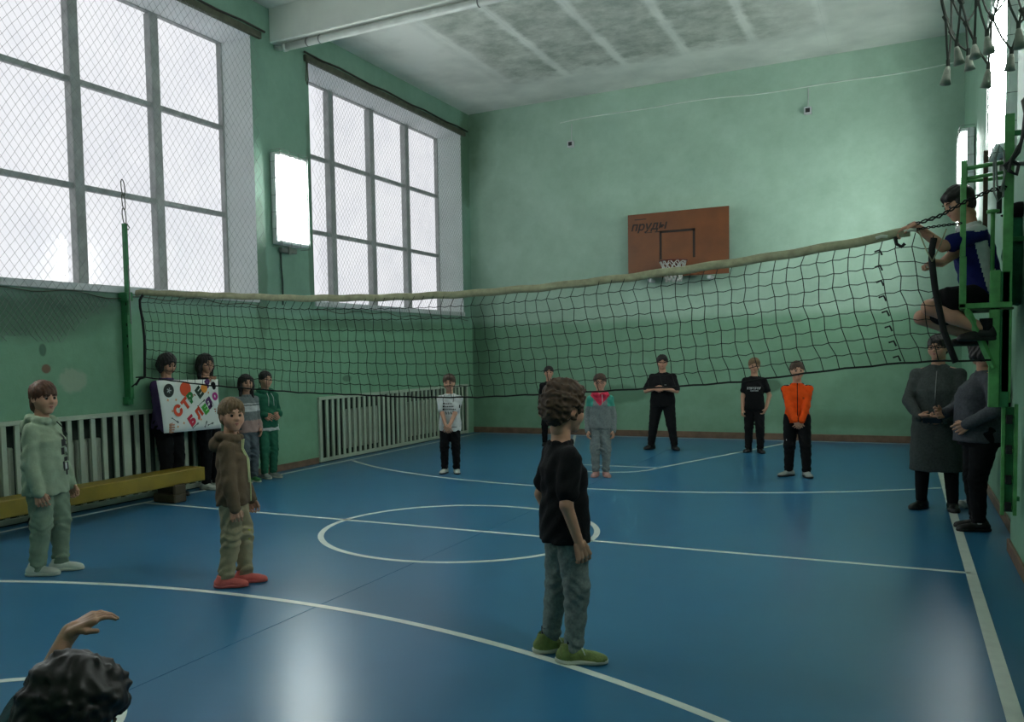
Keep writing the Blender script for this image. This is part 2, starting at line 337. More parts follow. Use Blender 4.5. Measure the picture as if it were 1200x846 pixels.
# ------------------------------------------------------------------ windows
XFm = XL-WD
FT, T1, T2, FB = 5.562, 4.494, 3.388, 2.33
def window(name, yl, yr, fr, s, label):
    root = empty(name, (XFm, (yl+yr)/2, ZB)); struct(root)
    def P(k, nm, m): o = k.build(nm, m, root); o.matrix_parent_inverse = Matrix.Translation(-root.location); return o
    fl_ = fr-4*s
    # reveals: sill, head, two jambs, splayed from the wall opening to the frame
    k = MB()
    def quadbox(p, q):  # two quads making a thin wedge solid
        v = p+q; k.add(v, [(0,1,2,3),(7,6,5,4),(0,4,5,1),(1,5,6,2),(2,6,7,3),(3,7,4,0)])
    y0, y1, z0, z1 = yl, yr, ZB, ZT
    g0, g1, h0, h1 = max(fl_, yl), fr, FB, FT
    e = .001
    quadbox([(XL-e,y1,z0),(XL-e,y1,z1),(XFm,g1,h1),(XFm,g1,h0)], [(XL-e,y1+.0,z0),(XL-e,y1+.0,z1),(XFm,y1+.0,z1),(XFm,y1+.0,z0)])
    quadbox([(XL-e,y0,z1),(XL-e,y1,z1),(XFm,g1,h1),(XFm,g0,h1)], [(XL-e,y0,z1+.0),(XL-e,y1,z1+.0),(XFm,y1,z1+.0),(XFm,y0,z1+.0)])
    quadbox([(XL-e,y0,z0),(XL-e,y0,z1),(XFm,g0,h1),(XFm,g0,h0)], [(XL-e,y0-.0,z0),(XL-e,y0-.0,z1),(XFm,y0-.0,z1),(XFm,y0-.0,z0)])
    P(k, 'window_reveal', M_reveal)
    k = MB(); k.box((XFm-.02, y0, z0-.03), (XL+.03, y1, h0+.0), bev=.004); P(k, 'window_sill', M_white)
    k = MB(); xo, xi = XFm-.07, XFm+.0
    w_ = .045
    k.box((xo, y0, FT-.01), (xi, y1, FT+.12)); k.box((xo, y0, ZB), (xi, y1, FB+.03))
    k.box((xo, g1-.03, ZB), (xi, y1, FT)); k.box((xo, y0, ZB), (xi, g0+.03, FT)); P(k, 'window_frame', M_frame)
    for i in range(1, 4):
        yy = fr-s*i; k = MB(); k.box((xo-.03, yy-.075, FB+.03), (xi+.01, yy+.05, FT-.01), bev=.008); P(k, 'mullion', M_frame)
    zs = [FB+.03, T2, T1, FT-.01]
    ys = [max(g0+.03, fr-4*s)]+[fr-s*i for i in (3, 2, 1)]+[fr-.03]
    for zz in (T1, T2):
        for i in range(4):
            k = MB(); k.box((xo, ys[i]+(.05 if i else 0), zz-.03), (xi-.01, ys[i+1]-(.075 if i < 3 else 0), zz+.03), bev=.006); P(k, 'transom', M_frame)
    for i in range(4):
        for j in range(3):
            k = MB(); k.box((XFm-.045, ys[i]+(.04 if i else 0), zs[j]+(.02 if j else -.01)), (XFm-.040, ys[i+1]-(.065 if i < 3 else 0), zs[j+1]-(.02 if j < 2 else -.01))); P(k, 'pane', M_glass)
window('window_1', Y1L, Y1R, 2.039, 1.125, '')
window('fill_window_unseen', -8.3, -3.7, -3.9, 1.08, '')  # unseen window behind the camera, added to brighten the hall
window('window_2', Y2L, Y2R, 7.826, 1.137, '')

def safety_net(ya, yb, za, zb, label, cell=(.10, .125)):
    root = empty('window_safety_net', (XL, (ya+yb)/2, zb))
    def P(k, nm, m): o = k.build(nm, m, root); o.matrix_parent_inverse = Matrix.Translation(-root.location); return o
    k = MB(); k.box((XL+.0, ya-.05, zb+.0), (XL+.05, yb+.05, zb+.085), bev=.005); P(k, 'top_rail', M_rail)
    k = MB(); k.tube([(XL+.06, ya-.1+(yb-ya+.2)*i/12, zb+.10-.012*math.sin(i*2.1)) for i in range(13)], .014, 6); P(k, 'top_rod', mat('rod_dark', (40, 38, 30), .7))
    dy, dz = cell; k = MB(); xn = XL+.045
    sl_ = dz/dy
    for sgn in (1, -1):
        c = ya-(zb-za)/sl_ if sgn > 0 else ya
        end = yb if sgn > 0 else yb+(zb-za)/sl_
        while c < end:
            p = []
            for i in range(15):
                z = za+(zb-za)*i/14; y = c+sgn*(z-za)/sl_ if sgn > 0 else c-(z-za)/sl_
                if ya <= y <= yb:
                    p.append((xn+.012*math.sin(y*3+z*2)+.01*math.sin(z*5), y+.018*math.sin(z*3.1+y*1.7), z+.015*math.sin(y*2.3+z)))
            if len(p) > 1: k.tube(p, .0017, 3)
            c += dy
    o = P(k, 'cord_mesh', M_cord); o['kind'] = 'stuff'
    k = MB(); k.tube([(xn, ya+(yb-ya)*i/40, za+.02*math.sin(i*.9)-.015*math.sin(i*.37)) for i in range(41)], .006, 5); P(k, 'bottom_rope', M_rail)
    tag(root, label, 'net', None)
    return root
safety_net(-2.6, 2.36, 2.22, 5.66, 'diamond mesh safety net hanging over the larger near window')
safety_net(3.40, 8.26, 2.20, 5.66, 'diamond mesh safety net hanging over the far window beside the corner', (.078, .10))
# torn surplus of the near safety net bunched on the wall below the sill
k = MB()
def zlow(y): return (1.72+.05*math.sin(y*9)) if y < -.75 else 1.76+(y+.75)*.62
for i in range(60):
    for sg in (1, -1):
        p = []
        for j in range(9):
            z = 2.21-.06*j; y = -3.0+i*.065+sg*.06*.8*j
            if z < zlow(y) or y > .1 or y < -2.6: break
            p.append((XL+.014+.006*math.sin(j*1.7+i), y+.008*math.sin(z*31+i), z+.006*math.sin(i*2.3+j)))
        if len(p) > 1: k.tube(p, .0022, 3)
o = k.build('surplus_netting', M_cord); tag(o, 'torn dark surplus netting bunched on the left wall below the near window', 'net', kind='stuff')

# ------------------------------------------------------------------ radiator screens with slats and radiators
M_rad = mat('radiator_cream', (176, 184, 166), .5, mott=.1)
def screen(y0, y1, zt, nsl, label, sw=.055, stiles=()):
    root = empty('radiator_screen', (XL+.005, (y0+y1)/2, 0))
    iv = Matrix.Translation(-root.location)
    def P(k, nm, m=M_slat): o = k.build(nm, m, root); o.matrix_parent_inverse = iv; return o
    x0, x1 = XL-.005, XL+.028
    k = MB(); k.box((x0, y0, zt-.045), (x1+.01, y1, zt), bev=.004); P(k, 'top_rail')
    k = MB(); k.box((x0, y0, .012), (x1, y1, .065), bev=.004); P(k, 'bottom_rail')
    for ya in (y0, y1-.07): k = MB(); k.box((x0, ya, .065), (x1+.004, ya+.07, zt-.045), bev=.004); P(k, 'end_stile')
    st = (y1-y0-.14)/nsl; first = None
    for i in range(nsl):
        if i == 0: continue
        yy = y0+.07+st*i; ww = sw*(1.9 if i in stiles else 1)
        if i in stiles or first is None:
            k = MB(); k.box((-.012, -ww/2, .065), (.014, ww/2, zt-.045), bev=.003); o = k.build('slat', M_slat, root)
            o.location = (.003+random.uniform(-.002, .002), yy-root.location.y, 0)
            if i not in stiles: first = o
        else: inst(first, (.003+random.uniform(-.002, .002), yy-root.location.y, 0), root, rot=(0, 0, random.uniform(-.03, .03)))
    tag(root, label, 'radiator cover')
screen(YR1, YR2, .985, 24, 'white slatted radiator screen low on the left wall behind the yellow bench', .055, stiles=(16,))
screen(YR3, YR4, .955, 33, 'long white slatted radiator screen on the left wall near the far corner', .06, stiles=(16,))
def radiator(y0, nsec, label):
    root = empty('radiator', (XL-.16, y0, .12)); first = None
    for i in range(nsec):
        if first is None:
            k = MB(); k.box((-.04, .008, 0), (.05, .072, .60), bev=.012); k.cyl((0, 0, .06), (0, .08, .06), .02, 8); k.cyl((0, 0, .54), (0, .08, .54), .02, 8)
            first = k.build('section', M_rad, root)
        else: inst(first, (0, .085*i, 0), root)
    tag(root, label, 'radiator', 'radiators behind the slatted screens')
for y0, n_, lb in ((-2.2, 11, 'cream cast radiator behind the leftmost slats of the near screen'), (-.75, 6, 'short cream cast radiator behind slats beside the girl in mint'),
                   (4.3, 12, 'cream cast radiator behind the slats of the far screen, nearer half'), (6.2, 12, 'cream cast radiator behind the slats of the far screen, corner half')):
    radiator(y0, n_, lb)

# ------------------------------------------------------------------ gym bench
root = empty('gym_bench', (-3.61, -1.2, 0)); tag(root, 'long low yellow wooden gym bench in front of the near radiator screen', 'bench')
def PB(k, nm, m): o = k.build(nm, m, root); o.matrix_parent_inverse = Matrix.Translation(-root.location); return o
k = MB(); k.box((-3.72, -3.6, .30), (-3.48, .56, .335), bev=.008); PB(k, 'seat_plank', M_bench)
k = MB(); k.box((-3.485, -3.6, .185), (-3.455, .56, .335), bev=.006); PB(k, 'side_board', M_bench)
for yy in (.15, -1.36, -3.3):
    k = MB(); k.box((-3.72, yy-.05, 0), (-3.49, yy+.05, .30), bev=.012); k.box((-3.74, yy-.09, 0), (-3.42, yy+.09, .10), bev=.012); k.box((-3.455, yy-.09, .08), (-3.42, yy+.09, .20), bev=.02); o = PB(k, 'leg', M_benchleg)

# ------------------------------------------------------------------ fluorescent wall lamps
def lamp(loc, rz, label):
    """box face towards local +X; width along Y .62, height 1.2"""
    root = empty('wall_lamp', loc, rz); tag(root, label, 'lamp', 'fluorescent wall lamps')
    k = MB(); k.box((0, -.30, 0), (.06, .30, 1.20), bev=.01); k.build('housing', M_lamphouse, root)
    for y in (-.297, .285):
        dp = .150 if (y < 0) == (rz > 1) else .082  # added shields, deeper on the far side, keep light off the back wall
        k = MB(); k.box((.06, y, .0), (dp, y+.012, 1.2), bev=.003); k.build('added_light_shield', M_lamphouse, root)
    k = MB(); k.box((.06, -.29, -.0), (.15, .29, .045), bev=.01); k.build('end_cap', M_lamphouse, root)
    k = MB(); k.box((.06, -.29, 1.155), (.15, .29, 1.20), bev=.01); k.build('end_cap', M_lamphouse, root)
    for y in (-.19, 0, .19):
        k = MB(); k.cyl((.11, y, .045), (.11, y, 1.155), .045, 14); k.build('tube', M_tube, root, smooth=True)
    k = MB()
    for y in (-.30, -.10, .10, .30): k.cyl((.165, y, -.03), (.165, y, 1.23), .004, 5)
    for z in (-.03, .2, .42, .64, .86, 1.08, 1.23): k.cyl((.165, -.30, z), (.165, .30, z), .003, 5); k.cyl((.0, .30, z), (.165, .30, z), .003, 5); k.cyl((.0, -.30, z), (.165, -.30, z), .003, 5)
    k.build('wire_guard', M_steel, root)
    k = MB(); k.box((.01, -.19, -.10), (.07, .14, -.03), bev=.01); k.box((.07, -.06, -.12), (.09, -.02, -.02)); k.build('ballast', mat('ballast_grey', (120, 124, 116), .5), root)
    k = MB(); k.tube([(.015, -.15, -.1), (.02, -.155, -.3), (.015, -.13, -.5), (.015, -.14, -.8)], .012, 6); k.build('cable', mat('cable_dark_green', (30, 54, 44), .6), root)
lamp((XL+.01, 2.84, 3.04), 0, 'glowing fluorescent lamp in wire guard on the wall between the two windows')
lamp((XR-.01, 1.80, 3.05), math.pi, 'tall bright fluorescent lamp on the right wall beside the green tower')
lamp((XR-.01, 6.5, 3.04), math.pi, 'small far fluorescent lamp on the right wall near the back corner')
lamp((XR-.01, -3.3, 3.05), math.pi, 'fluorescent lamp on the right wall behind the hanging hoop, out of frame')
lamp((XL+.01, -3.1, 3.05), 0, 'fluorescent lamp on the left wall nearest the viewer, out of frame')

# ------------------------------------------------------------------ ceiling pipe
root = empty('heating_pipe', (0, 2.72, 5.62)); tag(root, 'long white pipe running under the ceiling beam', 'pipe')
k = MB(); k.tube([(XL+.20, 0, 0), (XR-.02, 0, 0)], .048, 14); k.build('pipe_run', M_pipe, root, True)
k = MB(); k.tube([(XL+.16, 0, 0), (XL+.21, 0, 0)], .055, 14); k.build('pipe_flange', M_pipe, root, True)
k = MB(); k.tube([(XL+.02, 0, .03), (XL+.10, 0, 0), (XL+.17, 0, 0)], .03, 12); k.build('pipe_elbow', M_pipe, root, True)
for xx in (XL+.55, XL+.75, -1.0, 1.5, 3.6):
    k = MB(); k.tube([(xx, .05*math.sin(a), .05*math.cos(a)) for a in [i*2*math.pi/16 for i in range(16)]], .008, 5, closed=True); k.build('pipe_clamp', M_steel, root)
# hook strap hanging at window 2's top corner
k = MB(); k.tube([(XL+.05, 3.36, 5.72), (XL+.05, 3.35, 5.55), (XL+.05, 3.33, 5.38), (XL+.05, 3.36, 5.33), (XL+.05, 3.385, 5.40), (XL+.05, 3.37, 5.56), (XL+.05, 3.38, 5.70)], .009, 5)
o = k.build('rope_loop', M_rail); tag(o, 'dark rope loop hanging beside the top corner of the far window', 'rope')

# ------------------------------------------------------------------ backboard
def text_mesh(txt, size, m, parent, mat4, offset=0, extrude=.002, shear=0, name='lettering', align='CENTER'):
    cu = bpy.data.curves.new('t', 'FONT'); cu.body = txt; cu.size = size; cu.offset = offset; cu.extrude = extrude; cu.shear = shear
    cu.align_x = align; cu.align_y = 'CENTER'; cu.resolution_u = 2
    t = bpy.data.objects.new('t', cu); C.objects.link(t)
    me = bpy.data.meshes.new_from_object(t.evaluated_get(bpy.context.evaluated_depsgraph_get()))
    bpy.data.objects.remove(t); me.materials.clear(); me.materials.append(m)
    o = bpy.data.objects.new(name, me); C.objects.link(o); o.parent = parent; o.matrix_local = mat4; return o
bbx0, bbx1, bbz0, bbz1, bby = -.92, .812, 2.80, 3.925, YB-.30
SC = .965   # plane sits .3 m in front of the wall
bx0, bx1 = 3.412+(bbx0-3.412)*SC*1.0133+.0, 3.412+(bbx1-3.412)*SC*1.0133
bz0, bz1 = 1.52+(bbz0-1.52)*SC*1.0133, 1.52+(bbz1-1.52)*SC*1.0133
M_bb = mat('backboard_orange_ply', (104, 58, 26), .45, mott=.14, scale=3, bump=.1, bscale=30, rgb2=(124, 70, 30))
root = empty('basketball_backboard', ((bx0+bx1)/2, bby, bz0)); tag(root, 'orange-brown plywood basketball backboard with hoop on the back wall', 'backboard')
W2 = (bx1-bx0)/2; HH = bz1-bz0
bx('board', (-W2, -.012, 0), (W2, .012, HH), M_bb, root, bev=.003)
def bar(a, b, th=.04, nm='painted_square', m=M_black): k = MB(); k.box((min(a[0], b[0]), -.0155, min(a[1], b[1])), (max(a[0], b[0])+th, -.0125, max(a[1], b[1])+th)); return k.build(nm, m, root)
k = MB()
M_bbk = mat('backboard_black_paint', (36, 22, 12), .6)
k = MB()
for a, b in (((-.30, .30), (-.26, .78)), ((.26, .30), (.30, .78)), ((-.30, .745), (.30, .785))): k.box((a[0], -.0155, a[1]), (b[0], -.0125, b[1]))
k.build('painted_square', M_bbk, root)
rotF = Matrix.Rotation(R(90), 4, 'X')
text_mesh('пруды', .20, M_bbk, root, Matrix.Translation((-W2+.36, -.0145, HH-.22)) @ rotF, offset=.004, shear=.25)
k = MB(); k.box((-W2+.12, -.0155, HH-.10), (-W2+.32, -.0125, HH-.085)); k.box((-W2+.47, -.0155, HH-.335), (-W2+.68, -.0125, HH-.32)); k.box((-W2+.3, -.0155, HH-.335), (-W2+.42, -.0125, HH-.325)); k.build('lettering_bar', M_bbk, root)
k = MB(); k.tube([(.225*math.cos(a)+.0, -.30+.225*math.sin(a), .235) for a in [i*2*math.pi/28 for i in range(28)]], .011, 8, closed=True); k.box((-.05, -.10, .18), (.05, -.012, .26)); k.cyl((-.04, -.09, .235), (-.08, -.11, .235), .01); k.build('rim', mat('rim_dark_red', (96, 32, 24), .5), root, True)
def hoop_net(k, cx, cy, z, r0, r1, hgt, n, rows, rad, jitter=.0, sides=4, knots=None):
    for sg in (1, -1):
        for i in range(n):
            p = []
            for j in range(rows+1):
                t = j/rows; rr = r0+(r1-r0)*t**.7; a = 2*math.pi*(i+sg*j*.5)/n
                p.append((cx+rr*math.cos(a)+random.uniform(-jitter, jitter), cy+rr*math.sin(a)+random.uniform(-jitter, jitter), z-hgt*t+random.uniform(-jitter, jitter)))
            k.tube(p, rad, sides)
k = MB(); hoop_net(k, 0, -.30, .235, .22, .12, .34, 12, 5, .009, .01); k.build('hoop_net', mat('net_white', (196, 196, 190), .8), root)
for xx in (-.48, .52): bx('wall_bracket', (xx-.03, .012, -.07), (xx+.03, .296, -.01), M_white, root, bev=.005)
for xx in (-.5, .5): bx('wall_bracket', (xx-.03, .012, HH-.3), (xx+.03, .296, HH-.24), M_bbk, root, bev=.005)

# little white boxes with black centre + conduit on back wall
for xx, zz, lb in ((-1.936, 5.279, 'small white box with black centre on the back wall, left one near the window'), (2.042, 5.286, 'small white box with black centre on the back wall, right one above the backboard')):
    root = empty('wall_sensor', (xx, YB, zz-.05)); tag(root, lb, 'sensor')
    bx('case', (-.055, -.09, -.0), (.055, 0, .11), M_white, root, bev=.006); bx('black_face', (-.033, -.095, .022), (.033, -.088, .088), M_black, root)
    k = MB(); k.tube([(0, -.012, .11), (.005, -.012, .42)], .006, 5); k.build('cable', M_white, root)
k = MB(); k.tube([(-2.15+6.2*i/24, YB-.012, 5.70+.012*math.sin(i*.8)+.03*math.sin(i*.26)) for i in range(25)], .011, 5); o = k.build('wire_conduit', mat('conduit_pale', (214, 228, 216), .5)); tag(o, 'thin pale cable running high across the back wall', 'cable')
root = empty('wall_socket', (3.95, YB, 1.15))  # small red-topped box between the women, at head height
tag(root, 'small dark red alarm box on the back wall between the two women', 'alarm')
bx('case', (-.03, -.04, -.04), (.03, 0, .05), mat('alarm_red', (90, 26, 20), .5), root, bev=.004)

# ------------------------------------------------------------------ left post with chain
root = empty('net_post', (-3.95, 0, 1.12)); tag(root, 'green steel net post bolted to the left wall', 'post')
k = MB(); k.box((-.06, -.025, 0), (.035, .025, 1.12), bev=.004); k.build('lower_channel', M_dgreen, root)
k = MB(); k.box((-.005, -.02, .9), (.045, .02, 1.87), bev=.004); k.build('upper_bar', M_dgreen, root)
k = MB(); k.box((-.07, -.05, 1.05), (.07, .03, 1.14), bev=.004); k.build('collar', M_dgreen, root)
for z in (.55, .66, .78, 1.0): bx('hole', (.015, -.028, z), (.03, -.024, z+.03), M_hole, root)
k = MB(); k.tube([(.09, -.03, .8), (.085, -.03, 1.42)], .006, 6); k.build('tension_rod', M_steel, root)
bx('foot_plate', (-.07, -.04, -.06), (.0, .04, .02), M_dgreen, root)
root = empty('wire_chain', (-3.93, 0, 2.97)); tag(root, 'twisted dark wire links rising from the top of the left net post', 'chain')
for j in range(3):
    k = MB(); k.tube([((.022 if j % 2 else .026)*math.sin(a), .010*math.cos(a), .02+j*.15+.078+.085*math.cos(a)*-1) for a in [i*2*math.pi/14 for i in range(14)]], .006, 5, closed=True)
    k.build('link', M_steel if j == 9 else M_rail, root, True)
k = MB(); k.tube([(-.01, 0, .02), (.05, -.01, .01), (.07, 0, -.03), (.03, .02, -.05), (-.01, 0, .02)], .005, 5); k.build('wire_twist', M_rail, root)

# ------------------------------------------------------------------ volleyball net
topP = [(-3.70,2.245),(-3.3,2.21),(-2.832,2.174),(-1.656,2.082),(-.705,2.044),(.108,2.032),(.845,2.050),(1.517,2.088),(2.056,2.129),(2.55,2.170),(2.889,2.206),(3.279,2.251),(3.43,2.285),(3.592,2.245)]
botP = [(-3.73,1.352),(-2.877,1.268),(-1.69,1.192),(-.376,1.153),(.21,1.155),(1.11,1.197),(1.893,1.244),(2.39,1.281),(3.002,1.362),(3.424,1.403),(3.625,1.412),(3.72,1.412)]
def ip(P, x): return float(np.interp(x, [p[0] for p in P], [p[1] for p in P]))
def bandL(t): return float(np.interp(t, [0,.1,.3,.55,1], [-3.68,-3.76,-3.72,-3.70,-3.72]))
def bandR(t): return float(np.interp(t, [0,.12,.4,.75,1], [3.592,3.575,3.600,3.655,3.725]))
def netpt(u, v):
    x = bandL(v)*(1-u)+bandR(v)*u; zt_, zb_ = ip(topP, x), ip(botP, x)
    return (x+.008*math.sin(17*u+5*v), .01*math.sin(9*u+2*v)+.012*math.sin(25*u+v*3), zt_+(zb_-zt_)*v)
root = empty('volleyball_net', (0, 0, 1.15)); tag(root, 'black volleyball net with beige top tape stretched across the hall', 'net')
def PN(k, nm, m, s=True): o = k.build(nm, m, root, s); o.matrix_parent_inverse = Matrix.Translation(-root.location); return o
k = MB(); NC, NRr = 73, 9
for i in range(NC+1):
    u = i/NC; p = [netpt(u+random.uniform(-.0007, .0007)+(.0012*math.sin(j*2.2+i) if 0 < j < NRr else 0), j/NRr) for j in range(NRr+1)]; k.tube(p, .0028, 4)
for j in range(1, NRr):
    p = [netpt(i/(NC*2), min(1, max(0, j/NRr+(.006 if i % 2 else -.004)+random.uniform(-.002, .002)))) for i in range(NC*2+1)]; k.tube(p, .0028, 4)
o = PN(k, 'cord_mesh', M_rope, False); o['kind'] = 'stuff'
k = MB()   # the tape: a folded strip
v = []; f = []; N = 90
for i in range(N+1):
    x = -3.80+(3.45+3.80)*i/N; z = ip(topP, x); y = .01*math.sin(i*.2)
    for (dy, dz) in ((-.012, -.028), (-.016, 0), (-.010, .026), (0, .034), (.010, .026), (.016, 0), (.012, -.028)): v.append((x, y+dy, z+dz+.004*math.sin(i*1.3)))
for i in range(N):
    for j in range(7): a = i*7+j; b = i*7+(j+1) % 7; f.append((a, b, b+7, a+7))
f += [tuple(range(6, -1, -1)), tuple(N*7+j for j in range(7))]
k.add(v, f); PN(k, 'top_tape', M_tape)
k = MB(); k.tube([(x, .01*math.sin(x*3), ip(botP, x)+.003*math.sin(x*23)) for x in [-3.86+i*(3.92+3.86)/90 for i in range(91)] ], .0075, 6); PN(k, 'bottom_cable', M_rope)
k = MB(); k.tube([(bandL(t/12)-.002, 0, ip(topP, -3.7)+(1.352-2.245)*t/12) for t in range(13)], .014, 6); PN(k, 'side_band', M_band)
k = MB(); k.tube([(bandR(t/12)-.002, -.01, 2.226+(1.40-2.226)*t/12) for t in range(13)], .020, 8); PN(k, 'side_band', M_band)
k = MB(); k.tube([(-3.86, 0, 1.27), (-3.80, 0, 1.335), (-3.72, 0, 1.352)], .012, 6); k.tube([(-3.9, -.02, 1.25), (-3.83, 0, 1.30)], .008, 5); PN(k, 'tie_rope', M_rope)
def twist(k, pts, r, turns, sep):
    for ph in (0, math.pi):
        q = []; n = 40
        for i in range(n+1):
            t = i/n*(len(pts)-1); a = int(min(t, len(pts)-2)); fr = t-a
            p = Vector(pts[a]).lerp(Vector(pts[a+1]), fr); an = turns*2*math.pi*i/n+ph; q.append(p+Vector((0, math.cos(an), math.sin(an)))*sep)
        k.tube(q, r, 5)
k = MB(); twist(k, [(3.42, 0, 2.31), (3.62, .02, 2.37), (3.78, .04, 2.46), (3.92, .08, 2.52), (4.0, .1, 2.53)], .0055, 9, .011); PN(k, 'tension_rope', M_rope)
k = MB(); twist(k, [(3.45, 0, 2.29), (3.60, -.02, 2.30), (3.75, .0, 2.31)], .004, 5, .006); PN(k, 'tension_rope', M_rope)
M_tie = mat('tie_white', (190, 196, 180), .8)
k = MB()
for xx in (3.28, 3.45): k.tube([(xx-.035, -.02, ip(topP, xx)-.0), (xx, -.026, ip(topP, xx)+.01), (xx+.035, -.02, ip(topP, xx)+.005)], .013, 6)
PN(k, 'tape_tie', M_tie)
k = MB(); k.tube([(3.36, -.02, 2.25), (3.37, -.03, 2.20), (3.40, -.03, 2.18), (3.42, -.03, 2.20)], .012, 5); PN(k, 'tie_rope', M_rope)
k = MB()
for zf in np.linspace(.1, .95, 8): # mend knots on one column
    p = netpt(.955-.004*zf, float(zf)); k.tube([p, (p[0]+.03, p[1]-.01, p[2]+.01), (p[0]+.045, p[1]-.01, p[2]-.025)], .006, 4)
PN(k, 'mending_knots', M_rope)
k = MB(); k.tube([(3.50, -.02, 2.28), (3.545, -.03, 2.15), (3.58, -.03, 2.07)], .004, 4); k.tube([(3.66, -.02, 2.28), (3.62, -.03, 2.16), (3.58, -.03, 2.07)], .004, 4); PN(k, 'loose_string', M_tape)

# ------------------------------------------------------------------ referee tower (angle iron, light green) on the right wall
root = empty('referee_tower', (4.03, .35, 0)); tag(root, 'light green welded steel referee tower fixed to the right wall', 'tower')
def PT(nm, a, b, m=M_green, bev=.003): k = MB(); k.box(a, b, bev=bev); o = k.build(nm, m, root); o.matrix_parent_inverse = Matrix.Translation(-root.location); return o
def PTt(nm, pts, r, m=M_green, n=8): k = MB(); k.tube(pts, r, n); o = k.build(nm, m, root, True); o.matrix_parent_inverse = Matrix.Translation(-root.location); return o
PT('tall_post', (3.985, .10, 1.2), (4.04, .13, 3.0))
PT('front_post', (3.742, .08, 1.76), (3.782, .11, 2.10)); PT('front_post', (3.742, .08, 2.10), (3.776, .11, 2.73))
PT('front_post', (3.775, .62, 1.76), (3.81, .65, 2.80))
PTt('top_rail', [(3.75, .10, 2.675), (4.02, .12, 2.70)], .014); PTt('top_rail', [(3.76, .10, 2.61), (4.02, .12, 2.635)], .012); PTt('top_rail', [(3.79, .64, 2.68), (4.05, .64, 2.68)], .013)
PTt('top_rail', [(3.77, .10, 2.68), (3.80, .64, 2.68)], .012); PTt('top_rail', [(4.02, .10, 2.68), (4.19, .12, 2.66)], .014, M_steel)
PT('seat_rail', (3.742, .08, 1.755), (4.04, .11, 1.79)); PT('seat_rail', (3.775, .62, 1.755), (4.06, .65, 1.79))
PT('seat_board', (3.745, .09, 1.74), (4.05, .64, 1.757), mat('tower_seat_wood', (60, 84, 52), .6)); 
def diag(nm, a, b, wdt, m=M_green): k = MB(); k.tube([a, b], wdt, 4); o = k.build(nm, m, root); o.matrix_parent_inverse = Matrix.Translation(-root.location); return o
diag('brace', (3.785, .095, 1.755), (3.945, .095, 1.36), .022); diag('brace', (3.815, .635, 1.755), (3.975, .635, 1.36), .02)
PT('side_panel', (3.915, .09, 1.10), (3.975, .13, 2.0)); PT('side_panel', (3.975, .10, 1.10), (4.03, .125, 1.99), M_dgreen)
PT('brown_post', (3.885, .30, 1.8), (3.912, .33, 2.82), mat('post_rust_brown', (70, 56, 40), .7))
PTt('screw_post', [(3.935, .2, 1.9), (3.935, .2, 2.40)], .013); PTt('screw_flange', [(3.935, .2, 2.385), (3.935, .2, 2.405)], .038)
PT('black_bracket', (3.955, .2, 2.38), (3.985, .23, 2.56), M_black)
for xx in (3.995, 4.065):
    PT('ladder_rail', (xx, .12, .38), (xx+.022, .15, 1.12), M_green)
PT('ladder_plate', (4.0, .145, .40), (4.085, .152, 1.10), M_dgreen)
for z in (.42, .60, .80, 1.0): PT('ladder_rung', (3.995, .125, z), (4.087, .145, z+.022), M_green); PT('rung_clamp', (4.02, .10, z-.01), (4.055, .124, z+.05), M_black)
for z in (.45, 2.2, 2.9): PT('wall_anchor', (4.03, .3, z), (4.20, .34, z+.03), M_dgreen)
for yy in (.62,): PT('tall_post', (4.06, yy, 1.1), (4.09, yy+.03, 2.9)); 
# ropes and hoses hung on the tower
M_hose = mat('hose_grey', (92, 104, 96), .5)
k = MB(); k.tube([(3.925, .08, 2.70), (3.93, .07, 2.50), (3.95, .07, 2.44), (3.98, .07, 2.47), (3.985, .07, 2.66), (3.98, .07, 2.76), (3.955, .07, 2.80), (3.935, .07, 2.72), (3.945, .06, 2.54), (3.965, .06, 2.50), (3.99, .06, 2.62)], .007, 6)
o = k.build('rope_coil', M_hose); tag(o, 'grey rope coil hung on the top rail of the green tower', 'rope')
k = MB(); k.tube([(4.0, .07, 2.66), (4.06, .06, 2.74), (4.08, .06, 2.85), (4.09, .06, 2.98), (4.075, .06, 3.06), (4.10, .06, 3.10), (4.115, .06, 3.04), (4.10, .06, 2.92), (4.07, .06, 2.80), (4.02, .06, 2.70), (4.005, .06, 2.62)], .011, 7)
o = k.build('cable_bundle', mat('cable_black', (34, 40, 36), .5)); tag(o, 'thick dark cable looped over the green tower beside the wall', 'cable')
k = MB(); k.tube([(3.99, .07, 2.66), (4.02, .06, 2.62), (4.05, .07, 2.60), (4.06, .07, 2.66), (4.02, .065, 2.70), (3.98, .07, 2.66)], .012, 6); o = k.build('black_strap', M_black); tag(o, 'black strap tied round the tall tower post at the top rail', 'strap')

